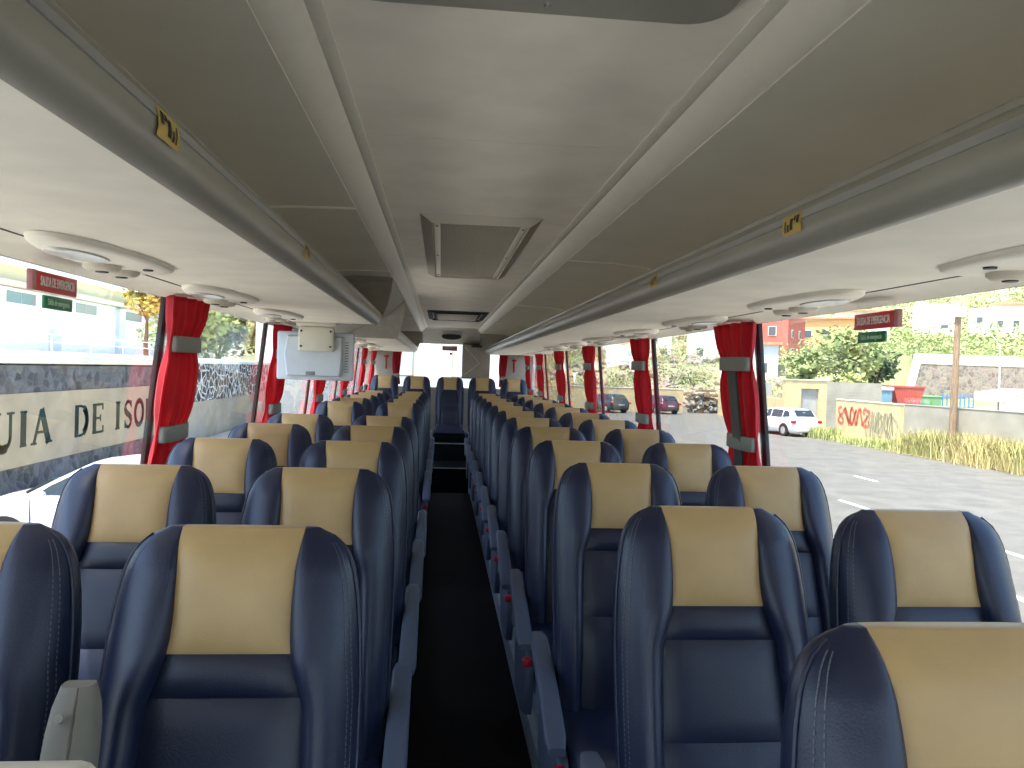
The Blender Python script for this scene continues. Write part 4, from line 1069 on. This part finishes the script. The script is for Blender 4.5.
# ---------- left side: lettered wall, terrace, warehouse
t = thing('lettered_wall', 'dark lava stone wall with a tan band of large green capital letters', 'wall', (-9.25, 8.0, GZ))
MB().box((-.30, 10.0, 1.38), (.6, 20.0, 2.76)).build('stone_face', M['lava'], t, smooth=False)
MB().box((-.33, 10.0, 2.90), (.78, 20.1, .20), .03).build('coping', M['cream'], t)
bd = MB().box((.012, 10.0, 1.35), (.03, 20.0, 1.60)).build('plaster_band', M['band_plaster'], t, smooth=False)
def arc(cx, cz, rx, rz, a0, a1, n=18): return [(cx+rx*math.cos(R(a0+(a1-a0)*k/n)), cz+rz*math.sin(R(a0+(a1-a0)*k/n))) for k in range(n+1)]
TH, TN = .25, .115
def sf(x, z, w=.34): return ([(x-w/2, z), (x+w/2, z)], .055)
LET = {
 'I': [([(.5, 0), (.5, 1)], TH*1.0), sf(.5, .028, .52), sf(.5, .972, .52)],
 'U': [([(.2, 1), (.2, .35)]+arc(.5, .35, .3, .33, 180, 300, 12), TH*.85), (arc(.5, .35, .3, .33, 295, 360, 8)+[(.8, 1)], TN), sf(.2, .972, .4), sf(.8, .972, .3)],
 'A': [([(.1, 0), (.46, 1)], TN), ([(.46, 1), (.86, 0)], TH*.95), ([(.22, .34), (.72, .34)], .07), sf(.1, .028, .28), sf(.86, .028, .34)],
 'D': [([(.2, 0), (.2, 1)], TH*.9), ([(.1, .972), (.42, .972)]+arc(.42, .5, .42, .472, 90, 60, 4), .07), (arc(.40, .5, .42, .46, 60, -60, 14), TH*.85), (arc(.42, .5, .42, .472, -60, -90, 4)+[(.1, .028)], .07)],
 'E': [([(.22, 0), (.22, 1)], TH*.9), ([(.08, .965), (.85, .965)], .075), ([(.08, .035), (.88, .035)], .075), ([(.22, .51), (.66, .51)], .07), ([(.83, 1), (.83, .78)], .055), ([(.86, 0), (.86, .24)], .055), ([(.65, .40), (.65, .62)], .05)],
 'S': [(arc(.5, .74, .28, .225, 30, 175, 12), TN), ([(.22, .76), (.24, .64), (.36, .55), (.62, .45), (.76, .34), (.77, .24)], TH*.8), (arc(.5, .25, .28, .225, 0, -150, 12), TN), ([(.77, 1), (.77, .74)], .05), ([(.22, .0), (.22, .28)], .05)],
 'O': [(arc(.5, .5, .36, .46, 60, 300, 20), TH*.72), (arc(.5, .5, .36, .46, -60, 60, 10), TH*.72)],
 'R': [([(.2, 0), (.2, 1)], TH*.9), ([(.08, .968), (.46, .968)]+arc(.46, .74, .27, .228, 90, 60, 4), .07), (arc(.45, .74, .28, .21, 60, -60, 10), TH*.75), (arc(.46, .74, .27, .228, -60, -90, 4)+[(.2, .51)], .07), ([(.46, .5), (.88, .02)], TH*.9), sf(.2, .028, .34)],
 'G': [(arc(.52, .5, .38, .46, 50, 300, 20), TH*.75), ([(.80, .06), (.80, .42)], TH*.8), ([(.62, .42), (.95, .42)], .055), ([(.84, 1), (.84, .72)], .05)],
}
def letter(ch, y0, y1, z0, z1):
    mb = MB(); W, H = y1-y0, z1-z0; dep = 0
    for pts, wd in LET[ch]:
        dep += 1; x = .034+.0012*dep
        P = [Vector((y0+a*W, z0+b_*H)) for a, b_ in pts]; wd = wd*H*1.1
        for i in range(len(P)-1):
            d = P[i+1]-P[i]
            if d.length < 1e-5: continue
            n = Vector((-d.y, d.x)).normalized()*wd/2; e = d.normalized()*wd*.12 if len(P) > 2 and 0 < i < len(P)-2 else d*0
            q = [P[i]-n-e, P[i+1]-n+e, P[i+1]+n+e, P[i]+n-e]
            mb.add([(x-.02, p.x, p.y) for p in q]+[(x, p.x, p.y) for p in q], [(0, 1, 2, 3), (4, 5, 6, 7), (0, 1, 5, 4), (1, 2, 6, 5), (2, 3, 7, 6), (3, 0, 4, 7)])
    mb.build('painted_letter', M['letter'], bd, smooth=False)
for ch, a, b_ in (('G', 15.55, 16.5), ('U', 16.5, 17.42), ('I', 17.5, 18.0), ('A', 18.1, 18.98), ('D', 20.05, 20.95), ('E', 21.05, 21.85), ('I', 22.42, 22.98), ('S', 23.04, 23.80), ('O', 23.82, 24.66), ('R', 24.68, 25.6), ('A', 26.0, 26.9)):
    letter(ch, a-8.0, b_-8.0, .97, 1.76)
t = thing('stone_wall', 'black stone wall with white mortar on a pale plinth, further along the left', 'wall', (-9.3, 28.05, GZ))
MB().box((-.25, 18, .72), (.55, 36, 1.44)).build('plinth', M['greywall'], t, smooth=False)
MB().box((-.28, 18, 2.17), (.5, 36, 1.46)).build('stone_face', M['lavawhite'], t, smooth=False)
MB().box((-.28, 18, 2.96), (.7, 36, .14), .02).build('coping', M['whitewall'], t)
struct(MB().box((-26, 36, .0), (32.6, 64, 3.1)).build('ground_terrace', M['cream']), 'pale raised terrace behind the lettered wall', 'terrace')
t = thing('warehouse', 'long white warehouse with blue windows and a yellowish sheet fascia on the left', 'building', (-24, 30, 1.55))
MB().box((-7, 19, 1.6), (14, 50, 3.2)).build('wall_body', M['whitewall'], t, smooth=False)
MB().box((-6.98, 19, 3.35), (14, 50, .6)).build('upper_wall', M['bluewhite'], t, smooth=False)
mb = MB(); mb.box((-6.6, 19, 4.25), (14.2, 50.4, .9))
mb.build('sheet_fascia', M['sheet'], t, smooth=False)
mb = MB(); mb.box((-6.3, 19, 3.78), (14.9, 50.6, .14)); mb.box((-6.5, 19, 4.75), (14.5, 50.6, .12)); mb.build('roof_edge', M['cream'], t, smooth=False)
for k in range(7):
    y = 8*k
    w_ = MB().box((.03, y, 3.12), (.12, 3.2, .72)).build('window', M['whitewall'], t, smooth=False)
    MB().box((.07, y-.78, 3.12), (.08, 1.5, .64)).build('pane', M['winblue'], w_, smooth=False); MB().box((.07, y+.78, 3.12), (.08, 1.5, .64)).build('pane', M['winblue'], w_, smooth=False)
for k in range(5):
    MB().box((.14, .6+9.6*k-4.8*0, 1.7), (.3, 1.0, 3.6)).build('pilaster', M['bluewhite'], t, smooth=False)
t = thing('terrace_railing', 'thin grey pipe railing along the terrace edge above the lettered wall', 'railing', (-10.9, 10, 1.55))
mb = MB()
for z in (.28, .50): mb.tube([(0, 0, z), (0, 20, z)], .018, 8)
mb.build('rail_pipe', M['galv'], t)
for k in range(9): MB().cyl((0, .4+2.4*k, 0), (0, .4+2.4*k, .52), .022, .022, 8).build('railing_post', M['galv'], t)
# behind the coach
house(-2.5, 46, GZ, 15, 8, 8.6, 0, M['whitewall'], 'broad white building seen through the rear window', name='white_building', wins=(('f', -3.2, 3.4, 1.2, 1.6), ('f', .2, 3.4, 1.2, 1.6), ('f', 3.6, 3.4, 1.2, 1.6)), pane='palepane')

# ---------- cars
def car(x, y, rz, paint, label, grp=None):
    t = thing('car', label, 'car', (x, y, GZ), rz, grp)
    st = [(-2.14, .36, .60, .62), (-2.10, .28, .74, .74), (-1.98, .22, .96, .82), (-1.5, .2, 1.0, .87), (-.6, .19, .99, .885), (.4, .19, .965, .885), (1.0, .19, .94, .875), (1.25, .19, .93, .865), (1.7, .2, .86, .83), (1.98, .22, .76, .76), (2.10, .28, .66, .66), (2.15, .36, .54, .56)]
    loops = []
    for yy, zb, zt, w in st:
        h = zt-zb
        loops.append([(-w*.86, yy, zb), (w*.86, yy, zb), (w*.97, yy, zb+h*.12), (w, yy, zb+h*.45), (w*.985, yy, zb+h*.72), (w*.93, yy, zb+h*.93), (w*.80, yy, zt), (0, yy, zt+.03*min(1, h)), (-w*.80, yy, zt), (-w*.93, yy, zb+h*.93), (-w*.985, yy, zb+h*.72), (-w, yy, zb+h*.45), (-w*.97, yy, zb+h*.12)])
    MB().loft(loops).build('body', paint, t, angle=50)
    rt_ = [(-2.02, .93), (-1.96, 1.05), (-1.80, 1.26), (-1.60, 1.40), (-1.3, 1.45), (-.6, 1.475), (.0, 1.46), (.35, 1.41), (.75, 1.20), (1.18, .96), (1.28, .90)]
    wb = lambda yy: .80-.10*max(0, (yy-.2)/1.1)**2-.10*max(0, (-1.4-yy)/.6)**2
    def side_x(yy, z): return wb(yy)-(z-.93)*.34
    loops = []
    for yy, zr_ in rt_:
        xr = side_x(yy, zr_)-.05; xb = wb(yy)
        zs = zr_-.05 if zr_ > 1.0 else zr_-.02
        loops.append([(-xb, yy, .90), (xb, yy, .90), (side_x(yy, zs), yy, zs), (xr, yy, zr_-.008), (xr*.5, yy, zr_+.012), (0, yy, zr_+.016), (-xr*.5, yy, zr_+.012), (-xr, yy, zr_-.008), (-side_x(yy, zs), yy, zs)])
    MB().loft(loops).build('cabin', paint, t, angle=50)
    for s in (-1, 1):
        for poly, nm in (([(-.02, .985), (.98, .985), (.78, 1.12), (.42, 1.31), (.15, 1.375), (-.02, 1.385)], 'front_window'), ([(-1.0, .995), (-.10, .985), (-.10, 1.385), (-.6, 1.39), (-1.0, 1.375)], 'rear_window'), ([(-1.62, 1.06), (-1.08, 1.0), (-1.08, 1.37), (-1.35, 1.345), (-1.5, 1.28)], 'quarter_window')):
            mb = MB(); n = len(poly)
            mb.add([(s*(side_x(a, z)+o), a, z) for o in (.012, -.03) for a, z in poly], [tuple(range(n)), tuple(range(n, 2*n))]+[(k, (k+1) % n, n+(k+1) % n, n+k) for k in range(n)])
            mb.build(nm, M['carglass'], t, smooth=False)
        # mirror, wheels, door line, lights
        mb = MB(); mb.box((s*.97, .80, 1.00), (.17, .11, .13), .04, 3); mb.box((s*.87, .80, .965), (.1, .05, .05), .01); mb.build('wing_mirror', paint, t)
        for yy in (-1.30, 1.33):
            MB().cyl((s*.70, yy, .345), (s*.893, yy, .345), .355, .355, 28).build('wheel_arch', M['tyre'], t)
            wh = MB().cyl((s*.70, yy, .31), (s*.905, yy, .31), .31, .30, 28).build('wheel', M['tyre'], t)
            mb = MB().cyl((s*.89, yy, .31), (s*.912, yy, .31), .20, .19, 24)
            for k in range(5):
                a = 2*PI*k/5; mb.box((s*.913, yy+.10*math.sin(a), .31+.10*math.cos(a)), (.012, .05, .17), .004, 1, Matrix.Rotation(-a, 4, 'X'))
            mb.build('rim', M['rim'], wh)
        mb = MB(); mb.box((s*.80, -2.02, .80), (.24, .22, .15), .04, 2); mb.build('tail_light', M['taillight'], t)
        mb = MB(); mb.box((s*.60, 1.96, .66), (.30, .26, .13), .05, 2); mb.build('headlight', M['headlight'], t)
        mb = MB()
        for yy in (-.98, -.06, .98): mb.box((s*.879, yy, .62), (.012, .012, .66))
        mb.build('door_gap', M['dark'], t)
    for (ya, za), (yb, zb), nm in (((.80, 1.175), (1.16, .975), 'windscreen'), ((-1.64, 1.375), (-1.95, 1.07), 'back_window')):
        f = 1 if nm == 'windscreen' else -1
        lo = [[(q*(side_x(yy, z)-.10), yy+f*(.02+dd)-.0*q, z+.03+dd) for q in (-1, -.5, 0, .5, 1)]+[(q*(side_x(yy, z)-.10), yy-f*.03, z-.03) for q in (1, 0, -1)] for (yy, z, dd) in ((ya, za, 0), ((ya+yb)/2, (za+zb)/2, .004), (yb, zb, 0))]
        MB().loft(lo).build(nm, M['carglass'], t, angle=40)
    MB().box((0, -2.12, .62), (.52, .03, .12), .004).build('number_plate', M['plate'], t)
    MB().box((0, -2.08, .36), (1.3, .14, .16), .04).build('rear_bumper', M['dark'] if paint is not M['carwhite'] else paint, t)
    MB().box((0, 2.10, .40), (1.0, .10, .16), .03).build('grille', M['dark'], t)
    return t
car(-4.9, 12.3, PI/2, M['carwhite'], 'white car parked beside the lettered wall, outside the left windows')
car(18.65, 40.8, R(12), M['carwhite'], 'white hatchback parked before the yellow gateway, seen from behind')
car(13.0, 60.2, R(22), M['cardark'], 'dark teal estate car with red tail lights, parked by the ochre wall')
car(17.3, 60.6, R(14), M['carpurple'], 'dark maroon car half hidden by the second right curtain')
# ------------------------------------------------------------------ camera
cam = bpy.data.cameras.new('camera'); co = bpy.data.objects.new('camera', cam); COL.objects.link(co)
cam.sensor_fit = 'HORIZONTAL'; cam.sensor_width = 36; cam.lens = 769/1024*36; cam.clip_start = .05; cam.clip_end = 2000
yaw, pit, rol = R(5.31), R(-.94), .032
fw = Vector((math.sin(yaw)*math.cos(pit), math.cos(yaw)*math.cos(pit), math.sin(pit)))
rt = Vector((math.cos(yaw), -math.sin(yaw), 0)); up = rt.cross(fw)
rt2 = rt*math.cos(rol)+up*math.sin(rol); up2 = up*math.cos(rol)-rt*math.sin(rol)
co.matrix_world = Matrix(((rt2.x, up2.x, -fw.x, -.15), (rt2.y, up2.y, -fw.y, 0), (rt2.z, up2.z, -fw.z, 1.42), (0, 0, 0, 1)))
S.camera = co
# ------------------------------------------------------------------ light
w = bpy.data.worlds.new('sky'); S.world = w; w.use_nodes = True; nt = w.node_tree
bg = nt.nodes['Background']; sk = nt.nodes.new('ShaderNodeTexSky'); sk.sky_type = 'NISHITA'; sk.sun_disc = False
sund = Vector((-.27, -.26, 1.0)).normalized()
sk.sun_elevation = math.asin(sund.z); sk.sun_rotation = math.atan2(sund.x, sund.y); sk.dust_density = 2.5; sk.altitude = 300
nt.links.new(sk.outputs[0], bg.inputs['Color']); bg.inputs['Strength'].default_value = .26
sl = bpy.data.lights.new('sun', 'SUN'); sl.energy = 5.0; sl.angle = R(.6); sl.color = (1, .94, .85)
so = bpy.data.objects.new('sun', sl); COL.objects.link(so); so.rotation_euler = sund.to_track_quat('Z', 'Y').to_euler(); so.location = (-30, -15, 50)
vs = S.view_settings; vs.view_transform = 'Standard'; vs.look = 'None'; vs.gamma = 1; vs.use_curve_mapping = False; vs.exposure = 1.2
S.cycles.max_bounces = 10; S.cycles.diffuse_bounces = 6; S.cycles.transparent_max_bounces = 16
